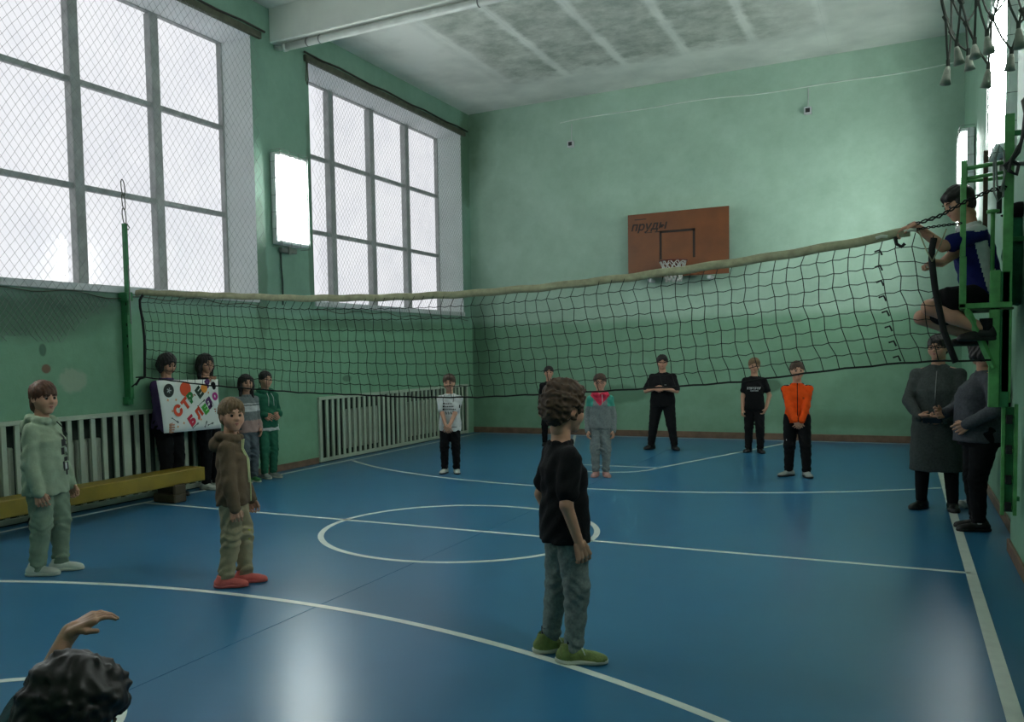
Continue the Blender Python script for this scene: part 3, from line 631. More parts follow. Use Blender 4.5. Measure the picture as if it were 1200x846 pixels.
# ------------------------------------------------------------------ near basketball net hanging from the side hoop (rim above the frame)
root = empty('side_hoop', (3.66, -3.35, 3.09)); tag(root, 'side basketball hoop with dark knotted net and pale tassels at top right', 'hoop')
k = MB(); k.tube([(.225*math.cos(a), .225*math.sin(a), 0) for a in [i*2*math.pi/28 for i in range(28)]], .011, 8, closed=True); k.box((.22, -.05, -.05), (.55, .05, .03)); k.build('rim', mat('rim_orange', (150, 60, 30), .5), root, True)
M_dnet = mat('hoop_net_dark', (70, 74, 66), .9); M_tas = mat('tassel_pale', (150, 156, 142), .9, bump=.2, bscale=90)
rows = 5; n = 11; H_ = .64; pr = []
def hp(i, j):
    t = j/rows; rr = .225+(.115-.225)*t**.8; a = 2*math.pi*(i+.5*j)/n+.3
    return Vector((rr*math.cos(a), rr*math.sin(a), -H_*t**.9))
off = {}
def hpj(i, j):
    key = (int(round(i+0)) % n, j)
    if key not in off: off[key] = Vector((random.uniform(-.016, .016), random.uniform(-.016, .016), random.uniform(-.03, .03))) if j else Vector((0,0,0))
    return hp(i, j)+off[key]
k = MB(); kn = MB()
for i in range(n):
    for j in range(rows):
        a = hpj(i, j)
        for i2 in (i, i-1):
            b = hpj(i2, j+1); mid = (a+b)/2-Vector((0, 0, .012)); k.tube([a, mid, b], .0034, 5)
        if j: kn.tube([a+Vector((-.004, 0, .008)), a, a+Vector((.004, 0, -.009))], .0075, 6)
    b = hpj(i, rows); kn.tube([b+Vector((0, 0, .01)), b-Vector((0, 0, .012))], .0065, 6)
k.build('net_cord', M_dnet, root)['kind'] = 'stuff'; kn.build('net_knots', M_dnet, root)['kind'] = 'stuff'
for i in range(n):
    b = hpj(i, rows)-Vector((0, 0, .012)); k = MB()
    L_ = random.uniform(.04, .06); tl = Vector((random.uniform(-.01, .01), random.uniform(-.01, .01), -L_))
    k.tube([b, b+tl*.25, b+tl*.7, b+tl], .006, 8, r1=.017); k.build('tassel', M_tas, root, True)

# ------------------------------------------------------------------ people: bodies and clothes grown as smooth fields, meshed with surface nets
V3 = lambda *a: np.array(a, float)
def rotm(ax, deg):
    return np.array(Matrix.Rotation(R(deg), 3, ax))
class Field:
    def __init__(s): s.p = []
    def add(s, f, lo, hi, k=.02, op='u'): s.p.append((f, np.array(lo, float), np.array(hi, float), k, op)); return s
    def cap(s, a, b, ra, rb, k=.02, op='u'):
        a = np.array(a, float); b = np.array(b, float); ba = b-a; L2 = float(ba@ba)+1e-9
        def f(P):
            pa = P-a; t = np.clip((pa@ba)/L2, 0, 1); return np.linalg.norm(pa-t[..., None]*ba, axis=-1)-(ra+t*(rb-ra))
        m = max(ra, rb); return s.add(f, np.minimum(a, b)-m, np.maximum(a, b)+m, k, op)
    def chain(s, pts, rs, k=.02):
        for i in range(len(pts)-1): s.cap(pts[i], pts[i+1], rs[i], rs[i+1], k)
        return s
    def ell(s, c, r, M=None, k=.02, op='u'):
        c = np.array(c, float); r = np.array(r, float)
        def f(P):
            q = P-c
            if M is not None: q = q@M
            k0 = np.linalg.norm(q/r, axis=-1); k1 = np.linalg.norm(q/(r*r), axis=-1)+1e-9; return k0*(k0-1)/k1
        m = r.max() if M is not None else r
        return s.add(f, c-m, c+m, k, op)
    def loft(s, o, M, prof, k=.02, e=2.4, op='u'):
        """prof rows: t, half width, half depth, y centre"""
        o = np.array(o, float); pr = np.array(prof, float)
        def f(P):
            q = (P-o)@M; z = q[..., 2]; a = np.interp(z, pr[:, 0], pr[:, 1]); b = np.interp(z, pr[:, 0], pr[:, 2]); cy = np.interp(z, pr[:, 0], pr[:, 3])
            g = ((np.abs(q[..., 0])/a)**e+(np.abs(q[..., 1]-cy)/b)**e)**(1/e); d = (g-1)*np.minimum(a, b)
            return np.maximum(d, np.maximum(pr[0, 0]-z, z-pr[-1, 0]))
        m = max(pr[:, 1].max(), pr[:, 2].max()+abs(pr[:, 3]).max())
        cs = np.array([o+M@V3(x, y, z) for x in (-m, m) for y in (-m, m) for z in (pr[0, 0], pr[-1, 0])])
        return s.add(f, cs.min(0), cs.max(0), k, op)
    def bounds(s):
        u = [q for q in s.p if q[4] == 'u']; return np.min([q[1] for q in u], 0), np.max([q[2] for q in u], 0)
def comb(d, g, k, op):
    if op == 'u':
        h = np.clip(.5+.5*(g-d)/k, 0, 1); return g*(1-h)+d*h-k*h*(1-h)
    g = -g  # subtract
    h = np.clip(.5-.5*(g-d)/k, 0, 1); return g*(1-h)+d*h+k*h*(1-h)
def evalP(F, P):
    d = np.full(P.shape[:-1], .3)
    for f, lo, hi, k, op in F.p: d = comb(d, f(P), k, op)
    return d
def surfnet(F, h, disp=None, cuts=()):
    lo, hi = F.bounds(); lo = lo-3*h-.012; hi = hi+3*h+.012
    n = np.ceil((hi-lo)/h).astype(int)+1
    ax = [lo[i]+h*np.arange(n[i]) for i in range(3)]
    D = np.full(n, .3)
    for f, l, u, k, op in F.p:
        m = k+2*h
        i0 = np.maximum(0, np.floor((l-m-lo)/h).astype(int)); i1 = np.minimum(n, np.ceil((u+m-lo)/h).astype(int)+1)
        if (i1 <= i0).any(): continue
        sl_ = tuple(slice(a, b) for a, b in zip(i0, i1))
        P = np.stack(np.meshgrid(*[ax[i][sl_[i]] for i in range(3)], indexing='ij'), -1)
        D[sl_] = comb(D[sl_], f(P), k, op)
    if disp is not None or cuts:
        near = np.argwhere(np.abs(D) < .06+0*h) if not cuts else np.argwhere(D < .06)
        P = lo+near*h; val = D[tuple(near.T)]
        if disp is not None: val = val+disp(P)
        for (c, nn) in cuts: val = np.maximum(val, (P-np.array(c))@np.array(nn))
        D[tuple(near.T)] = val
    S = D < 0
    cs = [(a, b, c) for a in (0, 1) for b in (0, 1) for c in (0, 1)]
    cnt = sum(S[a:n[0]-1+a, b:n[1]-1+b, c:n[2]-1+c].astype(np.int8) for a, b, c in cs)
    act = np.argwhere((cnt > 0) & (cnt < 8))
    if len(act) == 0: return np.zeros((0, 3)), np.zeros((0, 4), int)
    idx = np.full(cnt.shape, -1); idx[tuple(act.T)] = np.arange(len(act))
    cv = np.stack([D[act[:, 0]+a, act[:, 1]+b, act[:, 2]+c] for a, b, c in cs], 1)
    acc = np.zeros((len(act), 3)); num = np.zeros(len(act))
    for i, p in enumerate(cs):
        for j, q in enumerate(cs):
            if j > i and sum(abs(x-y) for x, y in zip(p, q)) == 1:
                a, b = cv[:, i], cv[:, j]; m = (a < 0) != (b < 0); t = np.where(m, a/np.where(m, a-b, 1), 0)
                pt = np.array(p)+t[:, None]*(np.array(q)-np.array(p)); acc += pt*m[:, None]; num += m
    V = lo+h*(act+acc/num[:, None])
    Q = []
    for axi in range(3):
        o1, o2 = [(1, 2), (2, 0), (0, 1)][axi]
        A = S[tuple(slice(0, -1) if i == axi else slice(None) for i in range(3))]; B = S[tuple(slice(1, None) if i == axi else slice(None) for i in range(3))]
        e = np.argwhere(A != B); ina = A[tuple(e.T)]
        ok = (e[:, o1] > 0) & (e[:, o2] > 0) & (e[:, o1] < n[o1]-1) & (e[:, o2] < n[o2]-1); e = e[ok]; ina = ina[ok]
        d1 = np.zeros(3, int); d1[o1] = 1; d2 = np.zeros(3, int); d2[o2] = 1
        q = np.stack([idx[tuple((e-x).T)] for x in (d1+d2, d2, 0*d1, d1)], 1)
        q[~ina] = q[~ina][:, ::-1]; Q.append(q)
    return V, np.concatenate(Q)
def mk(name, VQ, m, parent, paint=None, smooth=True):
    V, Q = VQ; me = bpy.data.meshes.new(name)
    me.vertices.add(len(V)); me.vertices.foreach_set('co', V.astype(np.float32).ravel())
    me.loops.add(Q.size); me.loops.foreach_set('vertex_index', Q.ravel().astype(np.int32))
    me.polygons.add(len(Q)); me.polygons.foreach_set('loop_start', np.arange(0, Q.size, 4, dtype=np.int32)); 
    for x in (m if isinstance(m, (list, tuple)) else [m]): me.materials.append(x)
    if paint is not None:
        nn_ = np.cross(V[Q[:, 2]]-V[Q[:, 0]], V[Q[:, 3]]-V[Q[:, 1]]); nn_ /= np.linalg.norm(nn_, axis=1)[:, None]+1e-9
        me.polygons.foreach_set('material_index', paint(V[Q].mean(1), nn_).astype(np.int32))
    me.update(calc_edges=True); me.polygons.foreach_set('use_smooth', [smooth]*len(Q))
    o = bpy.data.objects.new(name, me); C.objects.link(o); o.parent = parent; return o
def merge(*L):
    Vs, Qs, o = [], [], 0
    for V, Q in L: Vs.append(V); Qs.append(Q+o); o += len(V)
    return np.concatenate(Vs), np.concatenate(Qs)
def folds(amp, f=38):
    def d(P):
        x, y, z = P[..., 0], P[..., 1], P[..., 2]
        return amp*(np.sin(f*z+7*np.sin(9*x+5*y)+3*np.sin(23*y))*np.sin(f*.45*x+4*np.sin(11*z)+1.3)+.5*np.sin(f*1.7*(z*.6+x*.8)+5*np.sin(13*y+7*z)))
    return d
def curls(amp, f=110):
    def d(P):
        x, y, z = P[..., 0], P[..., 1], P[..., 2]
        return -amp*(np.sin(f*x+3*np.sin(f*.5*z))*np.sin(f*y+2*np.sin(f*.4*x))*np.sin(f*z+2*np.sin(f*.6*y))+.6*np.sin(f*.45*(x+z)+1)*np.sin(f*.5*(y-z)))
    return d
def strands(amp, f=160):
    def d(P):
        x, y, z = P[..., 0], P[..., 1], P[..., 2]; a = np.arctan2(x, y+1e-6); return amp*np.sin(a*19+4*np.sin(z*30))+amp*.6*np.sin(a*41+z*20)+amp*.9*np.sin(x*55+3*np.sin(y*40))*np.sin(y*50+z*35)
    return d
def ik(a, t, l1, l2, pole):
    a = np.array(a, float); t = np.array(t, float); d = t-a; L = np.linalg.norm(d); u = d/max(L, 1e-6)
    if L > (l1+l2)*.998: t = a+u*(l1+l2)*.998; L = (l1+l2)*.998
    ca = (l1*l1+L*L-l2*l2)/(2*l1*L); ca = max(-1, min(1, ca)); p = np.array(pole, float); p = p-u*(p@u); p /= max(np.linalg.norm(p), 1e-6)
    return a+u*l1*ca+p*l1*math.sqrt(1-ca*ca), t
def hand(F, w, fd, pn, side, L, curl=25, fist=0):
    """w wrist, fd finger direction, pn palm normal (the way the palm faces), side: +1 thumb on the pn x fd side"""
    fd = np.array(fd, float); fd /= np.linalg.norm(fd); pn = np.array(pn, float); pn = pn-fd*(pn@fd); pn /= np.linalg.norm(pn); sd = np.cross(pn, fd)*side
    r = L*.052
    for i, x in enumerate((.30, .10, -.10, -.28)):
        F.cap(w+fd*L*.02+sd*L*x*.5, w+fd*L*.48+sd*L*x*.86, L*.095, L*.078, .006)
    for i, (x, fl_) in enumerate(((.27, .40), (.09, .46), (-.09, .43), (-.26, .33))):
        b = w+fd*L*.48+sd*L*x*.88; c = curl*(1+.15*i); p = b; ang = c*.5
        for sg, rr in ((.44, 1.0), (.32, .9), (.24, .78)):
            dr = fd*math.cos(R(ang))+pn*math.sin(R(ang))+sd*x*.12; q = p+dr*L*fl_*sg; F.cap(p, q, r*rr, r*rr*.92, .0025); p = q; ang += c*1.1
    tb = w+fd*L*.12+sd*L*.16; t1 = tb+(fd*.62+sd*.62+pn*.35)*L*.24; t2 = t1+(fd*.85+sd*.12+pn*.45)*L*.2
    F.cap(tb, t1, L*.075, L*.062, .006); F.cap(t1, t2, L*.06, L*.05, .003)

M_skin = mat('skin_light', (186, 138, 112), .55, mott=.06, scale=14)
M_eye = mat('eye_dark', (34, 26, 22), .25); M_eyew = mat('eye_white', (150, 140, 134), .35)
M_lip = mat('lips_rose', (156, 92, 84), .5); M_brow = mat('eyebrow_brown', (58, 40, 28), .8)
def cloth(name, rgb, **k): 
    k.setdefault('mott', .10); k.setdefault('scale', 18); k.setdefault('bump', .25); k.setdefault('bscale', 90)
    return mat(name, rgb, .9, spec=.2, **k)
HAIR = dict(brown=mat('hair_brown', (66, 46, 30), .6, mott=.35, scale=40), dark=mat('hair_dark', (26, 20, 18), .55, mott=.3, scale=40), auburn=mat('hair_auburn', (84, 50, 30), .6, mott=.35, scale=40),
            curly=mat('hair_curly_brown', (66, 47, 30), .75, mott=.45, scale=45), fair=mat('hair_fair', (112, 88, 60), .65, mott=.3, scale=40))

def shoe(root, pos, az, L, mu, ms, style='sneaker', hi=False):
    """foot pointing to -Y rotated by az degrees; pos = ankle xy, ground z"""
    M = rotm('Z', az); p = np.array(pos, float)
    T = lambda x, y, z: p+M@V3(x*L, y*L, z*L)
    F = Field(); F.cap(T(0, .10, .17), T(0, .14, .13), .155*L, .15*L); F.ell(T(0, .10, .16), V3(.165, .26, .17)*L, M, .03)
    F.cap(T(0, .02, .22), T(.01, -.35, .11), .15*L, .125*L, .03); F.ell(T(.01, -.45, .10), V3(.19, .25, .12)*L, M, .03)
    F.cap(T(0, .08, .2), T(0, .10, .34 if not hi else .75), .15*L, .16*L, .02)
    if not hi: F.ell(T(0, .10, .42), V3(.11, .13, .10)*L, M, .004, 's')
    h = max(.005, L*.024)
    o = mk('shoe', surfnet(F, h, cuts=[((0, 0, p[2]+.06*L), (0, 0, -1))]), mu, root)
    S = Field(); S.ell(T(0, .12, .07), V3(.175, .27, .2)*L, M, .03); S.ell(T(.015, -.40, .07), V3(.20, .31, .2)*L, M, .04); S.cap(T(0, .1, .07), T(.01, -.35, .07), .165*L, .18*L, .02)
    mk('sole', surfnet(S, h, cuts=[((0, 0, p[2]+.001), (0, 0, -1)), ((0, 0, p[2]+.10*L), (0, 0, 1))]), ms, o)
    if style in ('sneaker', 'laces'):
        k = MB()
        for i in range(4):
            y = -.10-.075*i; z = .335-.035*i; k.tube([tuple(T(-.07, y, z-.03)), tuple(T(0, y-.02, z)), tuple(T(.07, y, z-.03))], .018*L, 5)
        if style == 'laces': k.tube([tuple(T(0, -.1, .34)), tuple(T(.10, -.18, .33)), tuple(T(.2, -.2, .2)), tuple(T(.24, -.22, .06))], .014*L, 5); k.tube([tuple(T(0, -.1, .34)), tuple(T(-.08, -.16, .36)), tuple(T(-.17, -.24, .22))], .014*L, 5)
        k.build('laces', ms, o, True)
    return o

def person(label, loc, az, H, hh=.155, wid=1.0, dep=1.0, lean=0, leanx=0, res=.011, skin=None, head=(0, 0), hair='short', hcol='brown',
           ank=None, feet=(0, 0), armL=None, armR=None, poleL=(.4, 1, 0), poleR=(-.4, 1, 0), handL=None, handR=None, hcurl=28, hz=None,
           top=None, bot=None, shoes=None, extra=None, kneepole=((.1, -1, 0), (-.1, -1, 0)), group=None, mouth=True, foot=True, headoff=(0, 0, 0), hipz=.52):
    """local frame: the person faces -Y, left hand on +X, units of H; az = compass of the facing direction (0=+X, 90=+Y)"""
    skin = skin or M_skin
    root = empty('person', loc, R(az+90)); tag(root, label, 'person', group)
    U = rotm('X', lean)@rotm('Y', leanx); pel = V3(0, 0, (hz if hz is not None else hipz)*H)
    up_ = lambda x, y, z: pel+U@(V3(x, y, z)*H)
    sw, hw = .092*(1+(wid-1)*.8), .047*wid
    neckz = 1-hh-.022-hipz
    SLd, SRd = up_(sw, .01, neckz-.062), up_(-sw, .01, neckz-.062)
    hipL, hipR = pel+V3(hw, 0, -.01)*H, pel+V3(-hw, 0, -.01)*H
    ank = ank or ((.065, .0, .045), (-.065, .0, .045))
    aL, aR = V3(*ank[0])*H, V3(*ank[1])*H
    ll = .2385*H if hz is None else .245*H
    kL, aL = ik(hipL, aL, ll, ll*.96, kneepole[0]); kR, aR = ik(hipR, aR, ll, ll*.96, kneepole[1])
    armL = armL or (.118, -.02, .448); armR = armR or (-.118, -.02, .448)
    tL, tR = V3(*armL)*H, V3(*armR)*H
    l1, l2 = .168*H, .148*H
    eL, wL = ik(SLd, tL, l1, l2, poleL); eR, wR = ik(SRd, tR, l1, l2, poleR)
    # ---- head frame
    Hs = hh*H; HM = U@rotm('Z', head[0])@rotm('X', head[1])
    nb = up_(0, .012, neckz); hc = up_(0, -.008, neckz+.022+hh*.5)+V3(*headoff)*H
    hp_ = lambda x, y, z: hc+HM@(V3(x, y, z)*Hs)
    # ---- body
    F = Field()
    tp = [(-.06, .078, .052, .0), (0, .086, .060, .004), (.08, .070, .050, .0), (.18, .082, .056, .004), (neckz-.085, .078, .050, .008), (neckz-.03, .050, .038, .012)]
    F.loft(pel, U, [(a*H, b*H*min(wid, 1.08), c*H*min(dep, 1.05), d*H) for a, b, c, d in tp], .03)
    for S_, e_, w_ in ((SLd, eL, wL), (SRd, eR, wR)):
        F.cap(up_(0, .01, neckz-.035), S_, .030*H, .030*H, .03); F.chain([S_, e_, w_], [.031*H, .0235*H, .0165*H], .012)
    for h_, k_, a_ in ((hipL, kL, aL), (hipR, kR, aR)):
        F.cap(h_, k_, .050*H*min(wid, 1.25), .033*H, .02); F.cap(k_, k_*.55+a_*.45, .034*H, .033*H, .015); F.cap(k_*.55+a_*.45, a_, .033*H, .022*H, .01)
    F.cap(nb-U@V3(0, 0, .03*H), hp_(0, .10, -.20), .036*H, .034*H, .02)
    body = surfnet(F, res)
    # head
    G = Field(); hm = HM
    G.ell(hp_(0, .06, .12), V3(.345, .40, .375)*Hs, hm, .03); G.ell(hp_(0, -.09, -.16), V3(.27, .285, .32)*Hs, hm, .05); G.ell(hp_(0, -.24, -.40), V3(.12, .10, .09)*Hs, hm, .03)
    G.ell(hp_(.17, -.24, -.14), V3(.10, .08, .11)*Hs, hm, .03); G.ell(hp_(-.17, -.24, -.14), V3(.10, .08, .11)*Hs, hm, .03)
    for s_ in (1, -1):
        G.ell(hp_(.14*s_, -.40, .01), V3(.085, .07, .06)*Hs, hm, .02, 's'); G.ell(hp_(.345*s_, .05, -.04), V3(.04, .085, .115)*Hs, hm, .008); G.ell(hp_(.385*s_, .03, -.03), V3(.02, .045, .07)*Hs, hm, .006, 's')
    G.cap(hp_(0, -.34, .05), hp_(0, -.42, -.10), .032*Hs, .048*Hs, .012); G.ell(hp_(0, -.385, -.12), V3(.075, .05, .04)*Hs, hm, .01)
    G.cap(hp_(-.06, -.345, -.235), hp_(.06, -.345, -.235), .028*Hs, .028*Hs, .01); G.cap(hp_(-.045, -.335, -.285), hp_(.045, -.335, -.285), .03*Hs, .03*Hs, .01)
    G.cap(hp_(0, .10, -.20), hp_(0, .13, -.42), .034*H, .035*H, .02)
    hs_ = min(.008, res*.62)
    parts = [body, surfnet(G, hs_)]
    hd = .105*H
    defh = (0, 0, 1)
    for side, w_, e_, hdsp in ((1, wL, eL, handL), (-1, wR, eR, handR)):
        if hdsp == 'none': continue
        K = Field(); d_ = (w_-e_)/max(np.linalg.norm(w_-e_), 1e-6)
        if hdsp is None: fd, pn = d_, V3(-side, .0, 0)+V3(0, .25, 0)
        else: fd, pn = V3(*hdsp[0]), V3(*hdsp[1])
        cu = hcurl if (hdsp is None or len(hdsp) < 3) else hdsp[2]
        fdn = np.array(fd, float); pnn = np.array(pn, float); sgn = side if hdsp is None else (hdsp[3] if len(hdsp) > 3 else side)
        c_ = np.cross(pnn, fdn)
        th = -1.0 if c_[1] > 0 else 1.0     # thumb towards the front (-Y) by default
        if hdsp is not None and len(hdsp) > 3: th = hdsp[3]
        K.cap(e_*.12+w_*.88, w_+fdn/np.linalg.norm(fdn)*.1*hd, .0175*H, .0155*H, .01)
        hand(K, w_, fd, pn, th, hd, cu); parts.append(surfnet(K, max(.0036, res*.42)))
    b = mk('body', merge(*parts), skin, root)
    # ---- face details
    er = .052*Hs
    for s_ in (1, -1):
        k = MB(); c_ = hp_(.135*s_, -.325, .005); 
        for (cc, r_, mi) in ((c_, er, 0),):
            vv = []; ff = []
            for i in range(5):
                for j in range(8): t = math.pi*i/4; a = 2*math.pi*j/8; vv.append(tuple(cc+V3(math.sin(t)*math.cos(a), math.sin(t)*math.sin(a), math.cos(t))*r_))
            for i in range(4):
                for j in range(8): ff.append((i*8+j, i*8+(j+1) % 8, (i+1)*8+(j+1) % 8, (i+1)*8+j))
            k.add(vv, ff)
        e_ob = k.build('eye', [M_eyew, M_eye], b, True)
        fdir = HM@V3(0, -1, 0)
        mi = []
        for p in e_ob.data.polygons:
            q = np.array(p.center)-c_; mi.append(1 if (q@fdir)/er > .35 else 0)
        e_ob.data.polygons.foreach_set('material_index', mi)
        k = MB(); k.tube([tuple(hp_(.06*s_, -.395, .11)), tuple(hp_(.14*s_, -.39, .135)), tuple(hp_(.22*s_, -.335, .11))], .018*Hs, 5); k.build('eyebrow', M_brow if hcol != 'fair' else HAIR['fair'], b, True)
    if mouth:
        k = MB(); k.tube([tuple(hp_(-.085, -.345, -.258)), tuple(hp_(-.03, -.378, -.248)), tuple(hp_(.03, -.378, -.248)), tuple(hp_(.085, -.345, -.258))], .022*Hs, 6)
        k.tube([tuple(hp_(-.06, -.35, -.278)), tuple(hp_(0, -.372, -.288)), tuple(hp_(.06, -.35, -.278))], .022*Hs, 6); k.build('lips', M_lip, b, True)
    # ---- hair
    Hf = Field(); hmat = HAIR[hcol]; disp = strands(.0028)
    def cutface(z0=-.12, ztop=.30, w_=.31, dpt=.30):
        Hf.ell(hp_(0, -.50, z0), V3(w_, dpt, ztop-z0)*Hs, hm, .012, 's')
    cuts = []
    if hair in ('short', 'buzz', 'curly'):
        g = dict(short=.022, buzz=.010, curly=.07)[hair]
        Hf.ell(hp_(0, .07, .135), V3(.345+g, .40+g, .375+g)*Hs, hm, .02); Hf.ell(hp_(0, .10, .20), V3(.34+g, .37+g, .35+g*2)*Hs, hm, .04); Hf.ell(hp_(0, .20, -.12), V3(.29+g, .27+g, .24)*Hs, hm, .03)
        if hair == 'short': Hf.ell(hp_(.05, -.22, .33), V3(.24, .16, .11)*Hs, hm, .03)
        if hair == 'curly': Hf.ell(hp_(0, -.12, .40), V3(.34, .26, .16)*Hs, hm, .04); Hf.ell(hp_(0, .25, .05), V3(.33, .25, .30)*Hs, hm, .04); disp = curls(.0085, 105)
        cutface(-.16, .27, .285, .28); Hf.ell(hp_(0, -.12, -.46), V3(.5, .40, .30)*Hs, hm, .02, 's')
        for s_ in (1, -1): Hf.ell(hp_(.40*s_, -.0, -.10), V3(.10, .13, .17)*Hs, hm, .01, 's')
    if hair in ('bangs', 'pony', 'long', 'bob', 'bobdown'):
        g = .05 if hair != 'bob' else .09
        Hf.ell(hp_(0, .07, .145), V3(.345+g, .40+g, .375+g*.8)*Hs, hm, .02)
        if hair == 'bangs': cutface(-.24, .10, .30, .30); Hf.ell(hp_(0, .25, -.20), V3(.30, .20, .35)*Hs, hm, .03); Hf.chain([hp_(.05, .38, .0), hp_(.08, .46, -.35), hp_(.06, .42, -.62)], [.10*Hs, .09*Hs, .04*Hs], .02)
        if hair == 'pony': cutface(-.14, .31); Hf.chain([hp_(0, .42, .15), hp_(0, .52, -.15), hp_(0, .46, -.55)], [.09*Hs, .09*Hs, .04*Hs], .02); Hf.ell(hp_(0, -.05, -.50), V3(.5, .42, .32)*Hs, hm, .02, 's')
        if hair in ('long', 'bob', 'bobdown'):
            ln = dict(long=-.95, bob=-.30, bobdown=-.42)[hair]
            for s_ in (1, -1):
                Hf.chain([hp_(.30*s_, .02, .15), hp_(.36*s_, .02, -.2), hp_(.37*s_, -.02, ln)], [.13*Hs, .12*Hs, .08*Hs], .04); Hf.chain([hp_(.15*s_, .30, .1), hp_(.18*s_, .32, -.2), hp_(.2*s_, .26, ln)], [.2*Hs, .18*Hs, .10*Hs], .05)
            cutface(-.2, .27, .25 if hair != 'bobdown' else .20, .32)
            if hair == 'bob': Hf.ell(hp_(0, -.3, .34), V3(.28, .14, .12)*Hs, hm, .03)
    mk('hair', surfnet(Hf, min(.009, res*.7), disp), hmat, root)
    # ---- trousers / skirt
    fam = .0035
    if bot:
        kind = bot.get('kind', 'trousers'); lo_ = bot.get('loose', .012)
        B = Field(); B.loft(pel, U if hz is None else np.eye(3), [(-.075*H, (.083*wid)*H, .062*H*dep, .004*H), (0, (.092*wid)*H, .068*H*dep, .006*H), (.05*H, .082*wid*H, .060*H*dep, 0)], .03)
        for h_, k_, a_ in ((hipL, kL, aL), (hipR, kR, aR)):
            B.cap(h_, k_, .055*H*min(wid, 1.25)+lo_*.5, .038*H+lo_, .02)
            if kind == 'shorts':
                pass
            else:
                a2 = k_*.06+a_*.94; B.cap(k_, a2, .038*H+lo_, (.027*H+lo_*bot.get('taper', .8)), .012)
                if bot.get('cuff', 1): B.cap(k_*.14+a_*.86, a2, .029*H+lo_*.9, .026*H+lo_*.3, .006)
        if kind == 'shorts':
            cutl = []
            B = Field(); B.loft(pel, np.eye(3), [(-.075*H, .083*wid*H, .062*H*dep, .004*H), (0, .092*wid*H, .068*H*dep, .006*H), (.05*H, .082*wid*H, .060*H*dep, 0)], .03)
            for h_, k_ in ((hipL, kL), (hipR, kR)): B.cap(h_, h_*.35+k_*.65, .055*H, .056*H+lo_, .02)
        def dsp(P, kL=kL, kR=kR, aL=aL, aR=aR):
            d = folds(fam*bot.get('fold', 1))(P)
            for kk, aa in ((kL, aL), (kR, aR)):
                dk = np.linalg.norm(P-kk, axis=-1); da = np.linalg.norm(P-aa, axis=-1)
                d = d+.0045*bot.get('fold', 1)*np.sin(P[..., 2]*120+6*np.sin(P[..., 0]*20+P[..., 1]*14))*(np.exp(-(dk/.09)**2)+np.exp(-(da/.10)**2))
            return d
        mk(bot.get('name', kind), surfnet(B, res, dsp), bot['mat'], root, bot.get('paint'))
    # ---- top garment
    TF = None
    if top:
        lo_ = top.get('loose', .016); hem = top.get('hem', -.03); TF = Field(); sl_ = top.get('sleeve', 2)
        nk = neckz-.012
        rows = [(hem, .088*wid+lo_/H*1.2, .064*dep+lo_/H*1.2, .004), (max(hem+.03, .0), .088*wid+lo_/H*1.35, .062*dep+lo_/H*1.3, .003), (.09, .078*wid+lo_/H*1.2, .059*dep+lo_/H*1.15, .0), (.18, .084*wid+lo_/H, .062*dep+lo_/H, .003), (neckz-.095, .086*wid+lo_/H*.6, .056*dep+lo_/H*.7, .008), (neckz-.040, .062*wid+lo_/H*.2, .046, .012), (nk, .042, .037, .012)]
        if 'rows' in top: rows = top['rows']
        TF.loft(pel, U, [(a*H, b*H, c*H, d*H) for a, b, c, d in rows], .02)
        for s_, S_, e_, w_ in ((1, SLd, eL, wL), (-1, SRd, eR, wR)):
            TF.cap(up_(0, .01, neckz-.050), S_, .036*H, .030*H+lo_*.35, .035)
            se = min(1, sl_); q = S_+(e_-S_)*se; TF.cap(S_, q, .030*H+lo_*.4, .0275*H+lo_*(.65 if sl_ > 1 else .75), .02)
            if sl_ > 1:
                q2 = e_+(w_-e_)*(sl_-1); TF.cap(e_, q2, .0275*H+lo_*.65, .020*H+lo_*.65, .012)
                if top.get('cuff', 1): TF.cap(e_*.1+w_*.9 if sl_ > 1.9 else q2, q2, .022*H+lo_*.75, .021*H+lo_*.35, .006)
        if top.get('hood'):
            for a in range(-150, 151, 30):
                x, y = math.sin(R(a)), math.cos(R(a)); TF.ell(up_(x*.058, .012+y*.052, nk+.004+(y*.010)), V3(.026, .026, .022)*H, None, .012)
            TF.ell(up_(0, .085, nk-.035), V3(.062, .034, .042)*H, U, .02)
        if top.get('collar'):
            for a in range(0, 360, 30): TF.ell(up_(math.sin(R(a))*.044, .010+math.cos(R(a))*.040, nk-.004), V3(.011, .011, .010)*H, None, .008)
        for kk in top.get('belly', ()): TF.ell(up_(*kk[0]), V3(*kk[1])*H, U, .04)
        if sl_ <= 1: cutsT = []
        dd = folds(top.get('fold', 1)*.0032, 34)
        hemn = U@V3(0, 0, -1)
        mk(top.get('name', 'shirt'), surfnet(TF, res, dd), top['mat'], root, (lambda P, N_, f=top['paint']: f(((P-pel)@U)/H, N_@U)) if 'paint' in top else None)
    # ---- shoes
    if foot and shoes:
        for a_, fz, kk in ((aL, feet[0], 1), (aR, feet[1], -1)):
            shoe(root, (a_[0], a_[1], a_[2]-.045*H), fz, shoes.get('len', .155)*H, shoes['mat'], shoes['sole'], shoes.get('style', 'sneaker'), shoes.get('hi', False))
            if 'sock' in shoes:
                k = MB(); k.cyl((a_[0], a_[1]+.004, a_[2]-.015*H), (a_[0], a_[1]+.004, a_[2]+.05*H), .0285*H, 12); k.build('sock', shoes['sock'], root, True)
    info = dict(root=root, H=H, U=U, pel=pel, TF=TF, up=up_, hp=hp_, wL=wL, wR=wR, eL=eL, eR=eR, SL=SLd, SR=SRd, kL=kL, kR=kR, aL=aL, aR=aR, Hs=Hs, body=b)
    return info
